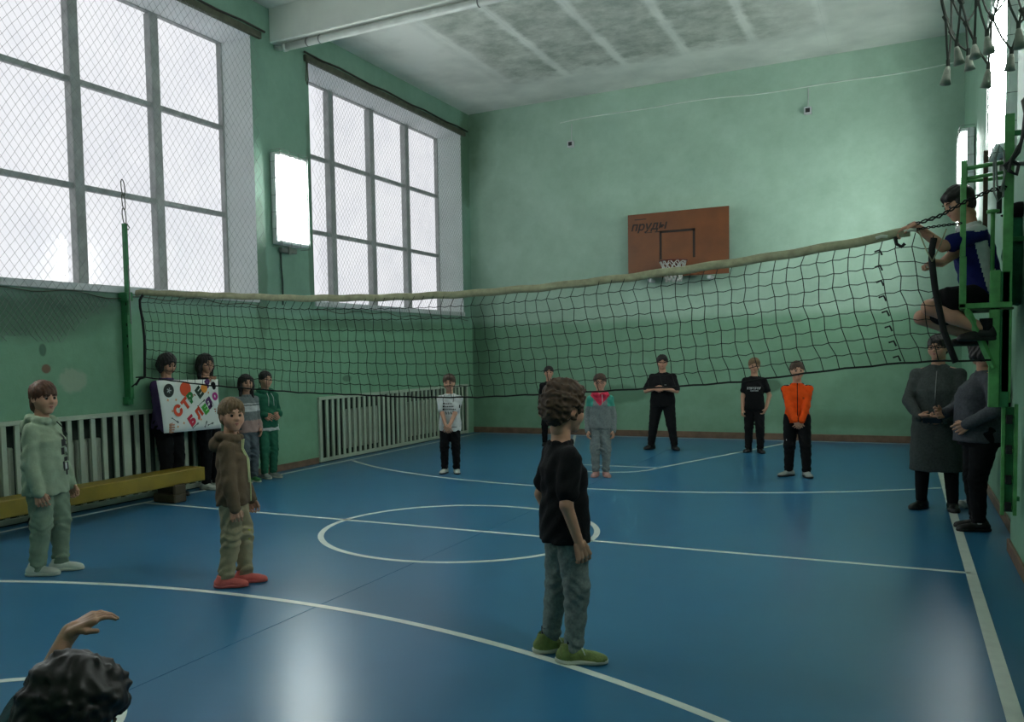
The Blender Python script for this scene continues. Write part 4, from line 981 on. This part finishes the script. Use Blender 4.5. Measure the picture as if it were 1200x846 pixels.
def drape(info, name, quads, m, off=.004, yside=-1, pelt=None):
    """flat print laid on the garment: quads = (x0,z0,x1,z1[,skew]) in metres in the torso frame, marched onto the cloth surface"""
    TF, pel, U = info['TF'], info['pel'], info['U']; k = MB()
    for qd in quads:
        x0, z0, x1, z1 = qd[:4]; sk = qd[4] if len(qd) > 4 else 0
        nx = max(1, int(abs(x1-x0)/.02)); nz_ = max(1, int(abs(z1-z0)/.02)); xs = np.linspace(x0, x1, nx+1); zs = np.linspace(z0, z1, nz_+1)
        X, Z = np.meshgrid(xs, zs, indexing='ij'); X = X+sk*(Z-z0); Y = np.full_like(X, .4*yside)
        for _ in range(26):
            P = pel+np.stack([X, Y, Z], -1)@U.T; Y = Y-yside*np.clip(evalP(TF, P), -.1, .1)*.9
        P = pel+np.stack([X, Y+yside*off, Z], -1)@U.T; P2 = pel+np.stack([X, Y+yside*(off-.003), Z], -1)@U.T
        v = [tuple(p) for p in P.reshape(-1, 3)]; f = []; W_ = nz_+1
        for i in range(nx):
            for j in range(nz_): f.append((i*W_+j, (i+1)*W_+j, (i+1)*W_+j+1, i*W_+j+1))
        k.add(v, f)
    return k.build(name, m, info['root'])
def cord(info, name, pts, r, m, n=5):
    k = MB(); k.tube([tuple(p) for p in pts], r, n); return k.build(name, m, info['root'], True)

# ------------------------------------------------------------------ wardrobe
W = dict(mint=cloth('cloth_mint', (148, 164, 140)), mintd=cloth('cloth_mint_grey', (122, 140, 120)), brown=cloth('cloth_brown', (100, 84, 66)), khaki=cloth('cloth_khaki', (150, 140, 112)),
         black=cloth('cloth_black', (17, 18, 20)), blackd=cloth('cloth_soft_black', (22, 23, 25)), grey=cloth('cloth_grey_marl', (112, 122, 118), mott=.2, scale=70), dgrey=cloth('cloth_dark_grey', (62, 68, 66), mott=.2, scale=60),
         white=cloth('cloth_white', (196, 200, 198)), pink=cloth('cloth_coral_pink', (196, 50, 76)), teal=cloth('cloth_teal', (66, 150, 130)), fgrey=cloth('cloth_light_grey', (118, 126, 124), mott=.18, scale=60),
         orange=cloth('cloth_orange', (216, 74, 14)), navy=cloth('cloth_royal_blue', (22, 30, 92)), purple=cloth('cloth_purple', (78, 60, 98)), tealg=cloth('cloth_bottle_green', (44, 104, 80)),
         blush=cloth('cloth_blush', (168, 140, 132)), jean=cloth('cloth_faded_grey_denim', (84, 94, 100), mott=.3, scale=14), kgrey=cloth('cloth_knit_grey', (74, 76, 82), mott=.2, scale=60), dteal=cloth('cloth_dark_teal', (22, 60, 62)))
SO = dict(white=mat('shoe_white', (184, 190, 178), .5), sole=mat('sole_white', (190, 194, 178), .6), pink=mat('shoe_coral', (196, 92, 84), .7, bump=.3, bscale=120), lime=mat('shoe_lime_grey', (110, 126, 62), .7, mott=.35, scale=22, bump=.3, bscale=120),
          black=mat('shoe_black', (14, 14, 15), .5), green=mat('shoe_green', (56, 120, 70), .6), rose=mat('shoe_rose', (176, 132, 124), .6), grey=mat('shoe_pale_grey', (140, 146, 140), .6), psole=mat('sole_coral', (180, 84, 78), .6))
CLASP = dict(poleL=(1, .25, -.1), poleR=(-1, .25, -.1))
def legs_front(name, H): pass

# A: girl in mint tracksuit
a = person('girl in a pale mint hooded tracksuit standing at far left before the bench', (-2.05, -2.50, 0), 22, 1.39, hh=.165, wid=1.18, dep=1.15, res=.0085, hair='bangs', hcol='auburn', head=(-26, 4),
    ank=((.055, -.025, .045), (-.055, .04, .045)), feet=(14, 8), armL=(.125, -.06, .45), armR=(-.14, -.04, .445), hcurl=38,
    top=dict(name='hoodie', mat=W['mint'], hem=-.10, loose=.028, hood=True, fold=1.5), bot=dict(mat=W['mintd'], loose=.022, taper=.7, fold=1.5), shoes=dict(mat=SO['white'], sole=SO['sole'], sock=W['white'], len=.165))
u = lambda i, *p: i['up'](*p)
M_print = mat('print_black', (26, 28, 26), .7)
# dark animal-like blotch print down the chest (left side seen in profile)
s_ = .9
drape(a, 'print', [(.00*s_, .20, .06, .25), (.04, .23, .10, .29), (-.01, .14, .03, .19), (.06, .13, .10, .21), (.02, .09, .08, .12), (.00, .02, .025, .09), (.06, .02, .09, .08), (.03, -.01, .06, .03)], M_print)
drape(a, 'print_highlight', [(.025, .035, .055, .075), (.045, .155, .06, .19)], W['white'], off=.006)
cord(a, 'drawstring', [u(a, .02, -.045, .285), u(a, .03, -.085, .24), u(a, .045, -.10, .20)], .004, M_print)

# B: child in brown hoodie
b_ = person('child in a brown hoodie, khaki joggers and coral shoes looking back at the viewer', (-.545, -2.22, 0), 30, 1.25, hh=.165, wid=.98, res=.0078, hair='short', hcol='fair', head=(-58, -2),
    ank=((.06, -.035, .045), (-.035, .05, .045)), feet=(6, 4), armL=(.12, -.07, .445), armR=(-.125, -.03, .44), hcurl=45,
    top=dict(name='hoodie', mat=W['brown'], hem=-.075, loose=.022, hood=True, fold=1.4, sleeve=2), bot=dict(mat=W['khaki'], loose=.020, taper=.55, fold=1.7), shoes=dict(mat=SO['pink'], sole=SO['psole'], sock=W['black'], len=.17, style='slip'))
M_string = mat('drawstring_pale', (196, 200, 150), .8)
for sx in (.018, -.012):
    TFp = []
    for zz in (.27, .22, .16, .10, .04, -.01, -.05, -.07):
        y = -.4*1
        P = None
        X = sx+(.03 if sx > 0 else .0)*(.27-zz)*3
        yy = -.25
        for _ in range(22): yy += float(np.clip(evalP(b_['TF'], (b_['pel']+b_['U']@(V3(X, yy, max(zz, -.06))*b_['H']))[None])[0], -.1, .1))/b_['H']*.9
        TFp.append(b_['pel']+b_['U']@(V3(X, yy-.006, zz)*b_['H']))
    cord(b_, 'drawstring', TFp[:(8 if sx > 0 else 5)], .005, M_string)
k = MB(); q = b_['kL']; k.tube([tuple(q+V3(x, -.062+abs(x)*.35, z)) for x, z in ((-.045, .03), (0, .018), (.045, .022))], .004, 5); k.tube([tuple(q+V3(x, -.060+abs(x)*.35, z)) for x, z in ((-.045, -.03), (0, -.045), (.045, -.04))], .004, 5); k.build('knee_stitching', mat('stitch_yellow', (190, 190, 60), .7), b_['root'], True)

# C: boy in the foreground
c = person('curly-haired boy in black t-shirt and grey joggers standing with his back to the viewer', (1.93, -2.585, 0), 40, 1.355, hh=.168, wid=1.02, res=.0072, hair='curly', hcol='curly', head=(14, 4),
    ank=((.058, .045, .045), (-.075, .0, .045)), feet=(-4, -22), armL=(.112, .0, .448), armR=(-.122, -.01, .445), hcurl=36, kneepole=((.15, -1, 0), (-.1, -1, 0)),
    top=dict(name='t_shirt', mat=W['black'], hem=-.085, loose=.024, sleeve=.72, fold=1.2, collar=True), bot=dict(mat=W['grey'], loose=.012, taper=.75, fold=1.15), shoes=dict(mat=SO['lime'], sole=SO['sole'], sock=W['black'], len=.175, style='laces'))
drape(c, 'print', [(-.075, .20, -.04, .225), (-.08, .15, -.045, .165), (-.08, .10, -.04, .11)], W['white'])

# D: boy in the white tee
d = person('boy in white lettered t-shirt and black joggers, hands clasped, before the far radiator screen', (-1.73, 3.17, 0), 288, 1.26, hh=.158, wid=1.05, res=.010, hair='short', hcol='brown', head=(0, 0),
    ank=((.062, -.02, .045), (-.062, -.02, .045)), feet=(12, -12), armL=(.010, -.155, .47), armR=(-.015, -.155, .48), handL=((-.55, -.1, -.8), (0, 1, .2)), handR=((.55, -.1, -.8), (0, 1, .2)), **CLASP,
    top=dict(name='t_shirt', mat=W['white'], hem=-.085, loose=.020, sleeve=.72, fold=1.0, collar=True), bot=dict(mat=W['black'], loose=.010, taper=1.0), shoes=dict(mat=SO['white'], sole=SO['black'], sock=W['black'], len=.16))
q = []
for r_ in range(3):
    z = .235-.036*r_; q.append((-.075, z, -.050, z+.024)); x = -.042
    for L_ in ((.022, .018, .014, .012), (.014, .020, .018, .014, .012), (.02, .016, .02, .014, .02, .012))[r_]: q.append((x, z+.004, x+L_, z+.017)); x += L_+.007
x = -.075
for i in range(5): q += [(x, .128, x+.020, .136), (x+.004, .112, x+.024, .122), (x+.002, .142, x+.012, .150)]; x += .032
drape(d, 'shirt_lettering', q, M_print)
drape(d, 'shirt_stripe', [(-.10, -.055, .10, -.048)], M_print)
k = MB(); P = d['SL']*.45+d['eL']*.55+V3(.042, -.028, .01); k.box(tuple(P-V3(.004, .018, .02)), tuple(P+V3(.004, .018, .02))); k.build('sleeve_badge', M_print, d['root'])
cord(d, 'neck_cord', [u(d, .045, -.035, .285), u(d, .055, -.075, .24), u(d, .05, -.085, .21)], .0035, M_print); cord(d, 'neck_cord', [u(d, -.045, -.035, .285), u(d, -.055, -.075, .24), u(d, -.05, -.085, .21)], .0035, M_print)

# E: girl hidden behind the foreground boy
e = person('dark-clothed girl with hair tied back, mostly hidden behind the curly-haired boy', (-1.70, 6.62, 0), 285, 1.30, hh=.155, wid=.95, res=.012, hair='pony', hcol='dark', head=(8, 0),
    top=dict(name='sweater', mat=W['black'], hem=-.05, loose=.012), bot=dict(mat=W['black'], loose=.008), shoes=dict(mat=SO['black'], sole=SO['black']))

# F: girl with pink and grey hoodie
def paintF(L, N_):
    x, y, z = L[:, 0], L[:, 1], L[:, 2]; m = np.zeros(len(L))
    m[(z > .175+np.abs(x)*1.05) & (np.abs(x) < .13)] = 1; m[(z > .30)] = 1
    m[(np.abs(x) > .070) & (z > .165) & (z < .275) & (m == 0)] = 2; m[(np.abs(x) > .095) & (z > .165)] = 2
    return m
f = person('girl in grey hooded tracksuit with coral pink yoke and teal shoulders, facing the viewer', (.155, 3.53, 0), 286, 1.25, hh=.16, wid=1.0, res=.0095, hair='pony', hcol='brown', head=(0, 2),
    ank=((.05, -.02, .045), (-.05, -.02, .045)), feet=(14, -14), armL=(.122, -.02, .45), armR=(-.122, -.02, .45),
    top=dict(name='hoodie', mat=[W['fgrey'], W['pink'], W['teal']], paint=paintF, hem=-.05, loose=.020, hood=True), bot=dict(mat=W['fgrey'], loose=.014, taper=.6, fold=1.4), shoes=dict(mat=SO['rose'], sole=SO['rose'], len=.16))
cord(f, 'drawstring', [u(f, .02, -.06, .28), u(f, .024, -.10, .24), u(f, .024, -.105, .19)], .004, W['white']); 
k = MB()
for s_ in (1, -1):
    pts = [f['hp'](.14*s_+.11*math.cos(t), -.42, .01+.09*math.sin(t)) for t in np.linspace(0, 2*math.pi, 13)[:-1]]; k.tube([tuple(p) for p in pts], .0022, 4, closed=True)
k.tube([tuple(f['hp'](-.03, -.44, .03)), tuple(f['hp'](.03, -.44, .03))], .0022, 4); k.build('glasses', M_black, f['root'])

# G: big boy, arms folded at the belly
g = person('stocky boy in plain black t-shirt standing legs apart, fingers together at his belly', (.16, 6.60, 0), 272, 1.44, hh=.145, wid=1.2, dep=1.2, res=.011, hair='short', hcol='dark', head=(14, 0),
    ank=((.125, -.01, .045), (-.125, -.01, .045)), feet=(26, -26), armL=(.035, -.135, .655), armR=(-.045, -.135, .655), poleL=(1, .3, -.7), poleR=(-1, .3, -.7), handL=((-.9, -.2, .1), (0, 1, -.3)), handR=((.9, -.2, .1), (0, 1, -.3)), hcurl=50,
    top=dict(name='t_shirt', mat=W['black'], hem=-.06, loose=.028, sleeve=.82), bot=dict(mat=W['blackd'], loose=.018, taper=.8), shoes=dict(mat=SO['black'], sole=SO['black'], len=.165))
drape(g, 'shirt_badge', [(.055, .245, .085, .256)], W['grey'])

# H: boy with white lettering
h_ = person('slim boy in black t-shirt with white lettering, hands at his pockets, near the back wall', (1.50, 6.60, 0), 276, 1.37, hh=.15, wid=.98, res=.011, hair='short', hcol='fair', head=(4, 0),
    ank=((.062, -.02, .045), (-.062, .03, .045)), feet=(14, -18), armL=(.118, -.03, .475), armR=(-.118, -.05, .465), poleL=(1, .8, 0), poleR=(-.3, 1, 0), handL=((-.35, -.3, -.8), (-1, 0, 0)), hcurl=30,
    top=dict(name='t_shirt', mat=W['black'], hem=-.06, loose=.018, sleeve=.62), bot=dict(mat=W['blackd'], loose=.012, taper=.9), shoes=dict(mat=SO['black'], sole=SO['black'], len=.165))
q = []; x = -.095
for w_, t_ in ((.022, 0), (.024, 1), (.022, 0), (.024, 1), (.022, 0), (.022, 1), (.022, 0)):
    q += [(x, .215, x+.006, .250), (x, .244, x+w_, .250)] + ([(x+w_-.006, .215, x+w_, .250)] if t_ else [(x, .228, x+w_-.004, .234)]); x += w_+.005
x = -.05
for i in range(7): q.append((x, .192, x+.012, .202)); x += .016
drape(h_, 'shirt_lettering', q, W['white'])

# I: boy in orange track jacket
def paintI(L, N_):
    x, y, z = L[:, 0], L[:, 1], L[:, 2]; m = np.zeros(len(L))
    m[(N_[:, 0]*np.sign(x) > .90) & (np.abs(x) > .105)] = 1; m[(N_[:, 2] > .80) & (z > .2) & (np.abs(x) > .045)] = 1; m[z < -.045] = 1; m[(np.abs(x) < .004) & (y < 0)] = 1; m[(z > .262) & (np.abs(y-.008) < .014)] = 1
    return m
i_ = person('boy in orange zipped track jacket and black trousers, hands clasped low', (2.315, 4.28, 0), 279, 1.35, hh=.152, wid=1.06, res=.0095, hair='buzz', hcol='brown', head=(8, 0),
    ank=((.078, -.045, .045), (-.068, .0, .045)), feet=(10, -48), armL=(.022, -.165, .475), armR=(-.012, -.165, .48), handL=((-.55, -.1, -.8), (0, 1, .2)), handR=((.55, -.1, -.8), (0, 1, .2)), **CLASP,
    top=dict(name='track_jacket', mat=[W['orange'], W['black']], paint=paintI, hem=-.055, loose=.012, collar=True), bot=dict(mat=W['black'], loose=.013, taper=.9), shoes=dict(mat=SO['grey'], sole=SO['black'], len=.17))
drape(i_, 'chest_badge', [(.055, .215, .075, .24)], cloth('cloth_dark_orange', (150, 60, 20)))
k = MB()
for z0, z1 in ((.30, .14),):
    P0 = i_['kR']+V3(-.035, -.045, .08); P1 = i_['aR']+V3(-.025, -.045, .10); k.tube([tuple(P0), tuple(P1)], .006, 4)
k.build('trouser_stripe', W['white'], i_['root'])

# J: woman in grey dress
j = person('woman with glasses in dark grey knee-length dress and black boots holding a phone', (3.70, 2.52, 0), 262, 1.60, hh=.135, wid=1.22, dep=1.45, res=.009, hair='short', hcol='dark', head=(-14, 0),
    ank=((.085, -.02, .045), (-.075, -.02, .045)), feet=(10, -24), armL=(.055, -.155, .535), armR=(-.075, -.150, .54), poleL=(1, .6, -.1), poleR=(-1, .6, -.1), handL=((-.85, -.25, -.1), (0, .7, .5)), handR=((.85, -.25, -.1), (0, .7, .5)), hcurl=48,
    top=dict(name='dress', mat=W['dgrey'], hem=-.30, loose=.012, fold=.8, rows=[(-.295, .140, .118, .006), (-.15, .138, .115, .006), (0, .128, .106, .002), (.08, .116, .098, -.004), (.17, .114, .092, -.004), (.235, .098, .068, .006), (.285, .070, .050, .012), (.318, .040, .036, .012)]),
    bot=dict(name='tights', mat=W['black'], loose=.006, cuff=0, fold=.3), shoes=dict(mat=SO['black'], sole=SO['black'], len=.155, style='slip', hi=True))
k = MB()
for s_ in (1, -1):
    k.tube([tuple(j['hp'](.14*s_+.12*math.cos(t), -.43, .01+.085*math.sin(t))) for t in np.linspace(0, 2*math.pi, 13)[:-1]], .0025, 4, closed=True)
    k.tube([tuple(j['hp'](.26*s_, -.42, .03)), tuple(j['hp'](.36*s_, -.02, .02))], .0022, 4)
k.tube([tuple(j['hp'](-.03, -.44, .03)), tuple(j['hp'](.03, -.44, .03))], .0025, 4); k.build('glasses', M_black, j['root'])
zp = []
for zz in (.28, .25, .21, .17, .13, .09):
    yy = -.25
    for _ in range(22): yy += float(np.clip(evalP(j['TF'], (j['pel']+j['U']@(V3(0, yy, zz)*1.6))[None])[0], -.1, .1))/1.6*.9
    zp.append(j['pel']+V3(0, yy-.003, zz)*1.6)
cord(j, 'zip', zp, .004, M_steel)
ph = bx('phone', (-.075, -.008, -.035), (.075, .004, .035), M_black, bev=.004)
mw = Matrix.Translation((3.70, 2.52, 0)) @ Matrix.Rotation(R(262+90), 4, 'Z') @ Matrix.Translation((-.01, -.285, .845)) @ Matrix.Rotation(R(40), 4, 'X')
ph.matrix_world = mw; tag(ph, 'dark phone in the hands of the woman in the grey dress', 'phone')

# K: woman in grey sweater in profile
kk = person('woman in grey sweater and black trousers standing sideways under the green tower', (3.985, 1.60, 0), 194, 1.57, hh=.135, wid=1.22, dep=1.75, res=.009, hair='bob', hcol='dark', head=(-62, 8),
    ank=((.045, -.02, .045), (-.045, .0, .045)), feet=(4, -6), armL=(.11, -.10, .56), armR=(-.09, -.15, .60), poleL=(.8, .4, -.3), poleR=(-.8, .4, -.3), handR=((.5, -.7, .1), (0, 1, .2)), 
    top=dict(name='sweater', mat=W['kgrey'], hem=-.055, loose=.020, belly=(((0, -.055, .09), (.09, .06, .10)),)), bot=dict(mat=W['black'], loose=.010, taper=.9, cuff=0), shoes=dict(mat=SO['black'], sole=SO['black'], len=.155, style='slip', sock=W['white']))

# L: referee on the tower
def paintL(L, N_):
    x, y, z = L[:, 0], L[:, 1], L[:, 2]; m = np.zeros(len(L))
    m[(np.abs(x) > .070+.02*(z/.2)) & (np.abs(y-.015) < .026) & (z < .22) & (z > -.09)] = 1; m[(z > .262) & (np.abs(x) < .14)] = 1
    m[(z > .245) & (np.abs(x) > .055) & (np.abs(x) < .10)] = 1
    return m
Hl = 1.56; locL = (3.905, .37, 0); azL = 190
def w2l(p):
    a_ = R(azL+90); x, y = p[0]-locL[0], p[1]-locL[1]; return ((math.cos(a_)*x+math.sin(a_)*y)/Hl, (-math.sin(a_)*x+math.cos(a_)*y)/Hl, p[2]/Hl)
SW = dict(mat=[W['navy'], W['white']], paint=paintL)
l_ = person('teenage referee in blue and white shirt sitting on the green tower above the net', locL, azL, Hl, hh=.138, wid=1.0, dep=1.05, lean=14, res=.0078, hair='short', hcol='dark', head=(14, 8), hz=1.865/Hl,
    ank=(w2l((3.90, .12, 1.61)), w2l((3.86, .52, 1.575))), feet=(6, 0), kneepole=((0, -1, .15), (0, -1, .1)),
    armL=w2l((3.475, .03, 2.325)), armR=w2l((3.63, .06, 2.055)), poleL=(.2, .3, -1), poleR=(-.6, .6, -1), handL=((-.1, -1, -.35), (0, .2, -1), 35), handR=((.25, -1, .1), (0, .3, -.3), 62),
    top=dict(name='sports_shirt', hem=-.05, loose=.022, sleeve=.72, fold=1.3, collar=True, **SW), bot=dict(kind='shorts', mat=W['black'], loose=.022), shoes=dict(mat=SO['black'], sole=SO['black'], len=.16, sock=W['black']))

# M, N with the poster
m_ = person('girl in purple sweatshirt looking down, holding the left side of the poster', (-3.865, .44, 0), 0, 1.60, hh=.138, wid=1.12, dep=.95, res=.010, hair='bobdown', hcol='dark', head=(-6, 22), lean=2,
    ank=((.05, -.01, .045), (-.05, -.01, .045)), armL=(.08, -.11, .66), armR=(-.165, -.135, .49), poleL=(1, .3, -.6), poleR=(-1, .4, -.1), handR=((.3, -.9, -.1), (.9, .2, 0), 70), handL=((-.1, -.5, .8), (0, .2, -1), 40),
    top=dict(name='sweatshirt', mat=W['purple'], hem=-.04, loose=.026, collar=True), bot=dict(mat=W['black'], loose=.016, cuff=0), shoes=dict(mat=SO['black'], sole=SO['black']))
n_ = person('long dark-haired girl in black behind the poster, head turned right', (-3.85, 1.04, 0), 0, 1.59, hh=.138, wid=1.0, res=.010, hair='long', hcol='dark', head=(-12, 6),
    ank=((.05, -.015, .045), (-.05, -.015, .045)), armL=(-.075, -.125, .775), armR=(-.10, -.085, .58), poleL=(.1, .3, -1), poleR=(-1, .4, -.5), handL=((0, -.15, 1), (0, -1, 0), 85), handR=((.3, -.9, -.1), (.9, .2, 0), 60),
    top=dict(name='sweater', mat=W['blackd'], hem=-.05, loose=.018), bot=dict(mat=W['black'], loose=.012, cuff=0), shoes=dict(mat=SO['white'], sole=SO['sole']))
def paintO(L, N_):
    z = L[:, 2]; m = np.zeros(len(L)); m[(z > .14) & (z < .19)] = 1; m[z < .06] = 2; m[(z > .205) & (z < .215)] = 1; return m
o_ = person('smaller dark-haired girl in grey and blush striped top, standing left of the girl in green', (-3.765, 1.64, 0), -22, 1.33, hh=.155, wid=1.0, res=.010, hair='long', hcol='dark', head=(-8, 2),
    ank=((.045, -.015, .045), (-.045, -.015, .045)), armL=(.11, -.04, .49), armR=(-.12, .02, .50),
    top=dict(name='sweatshirt', mat=[W['fgrey'], W['white'], W['blush']], paint=paintO, hem=-.055, loose=.018, collar=True), bot=dict(mat=W['jean'], loose=.016, fold=1.5), shoes=dict(mat=SO['green'], sole=SO['sole'], len=.16))
p_ = person('girl in dark green hooded tracksuit with white shirt hem, standing against the left wall', (-3.765, 2.01, 0), -22, 1.36, hh=.15, wid=1.02, res=.010, hair='pony', hcol='dark', head=(4, 2),
    ank=((.045, -.015, .045), (-.045, -.015, .045)), feet=(12, -4), armL=(.09, -.085, .60), armR=(-.07, -.10, .60), handL=((-.6, -.4, -.3), (0, 1, 0)), handR=((.6, -.4, -.3), (0, 1, 0)),
    top=dict(name='hoodie', mat=W['tealg'], hem=-.045, loose=.022, hood=True), bot=dict(mat=W['tealg'], loose=.012), shoes=dict(mat=SO['grey'], sole=SO['sole'], len=.165))
F_ = Field(); F_.loft(p_['pel'], np.eye(3), [(-.075*1.36, .125*1.36*.95, .105, .004), (-.02*1.36, .115*1.36*.95, .10, .004)], .01); mk('shirt_hem', surfnet(F_, .010, folds(.004)), W['white'], p_['root'])
for s_ in (.02, -.02): cord(p_, 'drawstring', [u(p_, s_, -.06, .28), u(p_, s_*1.2, -.098, .24), u(p_, s_*1.4, -.10, .16)], .004, W['white'])

# Q: child passing close by, bent forward
a_ = R(48+90); x_, y_ = 1.60-1.63, -5.20+5.72; QW = ((math.cos(a_)*x_+math.sin(a_)*y_)/1.22, (-math.sin(a_)*x_+math.cos(a_)*y_)/1.22, .86/1.22)
q_ = person('child bending forward close to the viewer at the bottom left, arm reaching out', (1.63, -5.72, 0), 48, 1.22, hh=.165, wid=1.0, lean=52, hz=.40, res=.0085, hair='curly', hcol='dark', head=(-14, -24),
    ank=((.06, -.16, .045), (-.06, .20, .075)), armL=QW, armR=(-.14, -.12, .34), poleL=(.5, .3, -1), poleR=(-.6, .6, 0), handL=((.1, -1, .45), (0, 0, -1), 20),
    top=dict(name='sweater', mat=W['dteal'], hem=-.06, loose=.02, sleeve=1.05), bot=dict(mat=W['blackd'], loose=.014), shoes=dict(mat=SO['grey'], sole=SO['sole']))

# ------------------------------------------------------------------ the poster
root = empty('poster', (-3.60, .12, .745)); tag(root, 'white hand-made paper poster with coloured bubble letters held up by two girls', 'poster')
PW, PH = .89, .57
v = []; f_ = []; NX, NZ = 16, 8
def pw(s, t): # s along y 0..PW, t up
    return (.012*math.sin(s*5)+.01*math.sin(t*6+s*3)-.02*(s/PW)**4*(t/PH), s-.075*(t/PH)*(1-s/PW)*1.0, t*1.0+(-.02*s/PW))
for sd in (0, 1):
    for i in range(NX+1):
        for jj in range(NZ+1): x, y, z = pw(PW*i/NX, PH*jj/NZ); v.append((x-.0012*sd, y, z))
B = (NX+1)*(NZ+1); I = lambda i, jj, sd=0: sd*B+i*(NZ+1)+jj
for i in range(NX):
    for jj in range(NZ): f_.append((I(i, jj), I(i+1, jj), I(i+1, jj+1), I(i, jj+1))); f_.append((I(i, jj, 1), I(i, jj+1, 1), I(i+1, jj+1, 1), I(i+1, jj, 1)))
for i in range(NX): f_ += [(I(i, 0), I(i, 0, 1), I(i+1, 0, 1), I(i+1, 0)), (I(i, NZ), I(i+1, NZ), I(i+1, NZ, 1), I(i, NZ, 1))]
for jj in range(NZ): f_ += [(I(0, jj), I(0, jj+1), I(0, jj+1, 1), I(0, jj, 1)), (I(NX, jj), I(NX, jj, 1), I(NX, jj+1, 1), I(NX, jj+1))]
k = MB(); k.add(v, f_); k.build('paper', mat('poster_paper', (222, 226, 218), .7, mott=.03), root, True)
PC = {n: mat('poster_'+n, c_, .6, mott=.05) for n, c_ in dict(red=(222, 72, 30), crimson=(196, 26, 60), green=(24, 120, 50), dgreen=(10, 50, 26), lime=(60, 160, 50), purple=(84, 24, 92), magenta=(176, 40, 130), amber=(226, 140, 30), orange=(226, 80, 34), black=(18, 30, 22)).items()}
def onp(o, s, t, rot=0, sc=1):
    x, y, z = pw(s, t); o.matrix_local = Matrix.Translation((x+.004, y, z)) @ Matrix.Rotation(R(90), 4, 'Z') @ Matrix.Rotation(R(90), 4, 'X') @ Matrix.Rotation(R(rot), 4, 'Z') @ Matrix.Scale(sc, 4)
def letter(ch, s, t, rot, size, m): o = text_mesh(ch, size, m, root, Matrix(), offset=.011, extrude=.0015, name='letter'); onp(o, s, t, rot)
def disc(nm, s, t, r, m, r2=0):
    k = MB(); k.tube([(0, 0, -.0015), (0, 0, .0015)], r, 24); o = k.build(nm, m, root); onp(o, s, t)
# pixel-measured spots (s, t) on the sheet, s=0 left edge, t=0 bottom edge
def px2(x, y): t = (745-y)/635*PH; lf = 150-95*(t/PH); return (x-lf)/(790-lf)*PW, t
for ch, x, y, rot, m, z_ in (('С', 280, 490, 38, 'red', 1.1), ('Т', 368, 410, 40, 'red', 1.05), ('Р', 430, 335, 40, 'green', 1), ('Е', 540, 278, 40, 'dgreen', 1.05), ('Р', 650, 165, 30, 'purple', .75),
                         ('Б', 432, 622, 35, 'crimson', 1.0), ('Л', 520, 535, 40, 'red', .95), ('Е', 605, 495, 35, 'lime', .9), ('Я', 662, 420, 35, 'purple', 1.05), ('О', 742, 335, 30, 'magenta', .7)):
    s, t = px2(x, y); letter(ch, s, t, rot, .142*z_, PC[m])
disc('orange_ball', *px2(367, 222), .082, PC['orange']); disc('black_ball', *px2(180, 235), .074, PC['black']); disc('amber_letter', *px2(598, 222), .052, PC['amber'])
k = MB()
for an in range(0, 360, 72): k.tube([(0, 0, .003), (.03*math.cos(R(an)), .03*math.sin(R(an)), .003)], .006, 4)
o = k.build('ball_pattern', W['white'], root); onp(o, *px2(180, 235))
def arrow(s0, t0, s1, t1):
    L_ = math.hypot(s1-s0, t1-t0); an = math.degrees(math.atan2(t1-t0, s1-s0)); k = MB(); k.box((0, -.003, 0), (L_, .003, .002)); k.box((L_-.02, -.012, 0), (L_-.012, .012, .002)); k.box((L_-.035, -.009, 0), (L_-.028, .009, .002)); k.box((.0, -.009, 0), (.008, .009, .002)); o = k.build('doodle', PC['black'], root); onp(o, s0, t0, an)
arrow(.12, .16, .22, .10); arrow(.52, .27, .64, .34); arrow(.40, .03, .50, .085); arrow(.66, .05, .75, .07); arrow(.60, .03, .64, .10)
for s, t in ((.10, .355), (.21, .355), (.14, .235), (.19, .06), (.28, .095), (.72, .42), (.80, .50), (.55, .12)):
    k = MB(); k.box((-.014, -.003, 0), (.014, .003, .002)); k.box((-.003, -.014, 0), (.003, .014, .002)); o = k.build('star', PC['amber'], root); onp(o, s, t, 20)

# cloth bundle and dark cap hanging behind the tall tower post
F_ = Field(); F_.cap((0, 0, 0), (.01, .0, -.22), .045, .085, .03); F_.cap((.01, 0, -.2), (0, 0, -.5), .085, .06, .03); F_.cap((.03, .02, -.1), (.04, .02, -.45), .05, .06, .03)
o = mk('hanging_jacket', surfnet(F_, .010, folds(.008, 30)), W['tealg'], None); o.location = (4.09, .42, 2.34); tag(o, 'dark green jacket hanging on the wall behind the tall tower post', 'jacket')
F_ = Field(); F_.ell((0, 0, 0), (.065, .06, .05), None, .01); F_.ell((-.02, 0, -.035), (.09, .055, .015), None, .01)
o = mk('cap', surfnet(F_, .007), W['black'], None); o.location = (4.10, .38, 2.42); tag(o, 'black cap hung on top of the green jacket behind the tower', 'cap')
F_ = Field(); F_.ell((0, 0, .04), (.05, .035, .04), None, .02); F_.ell((.03, .01, .03), (.03, .03, .03), None, .02)
o = mk('crumpled_cloth', surfnet(F_, .007, folds(.006, 60)), W['white'], None); o.location = (3.92, 2.62, 0); tag(o, 'small crumpled white cloth on the floor behind the woman in the grey sweater', 'cloth')
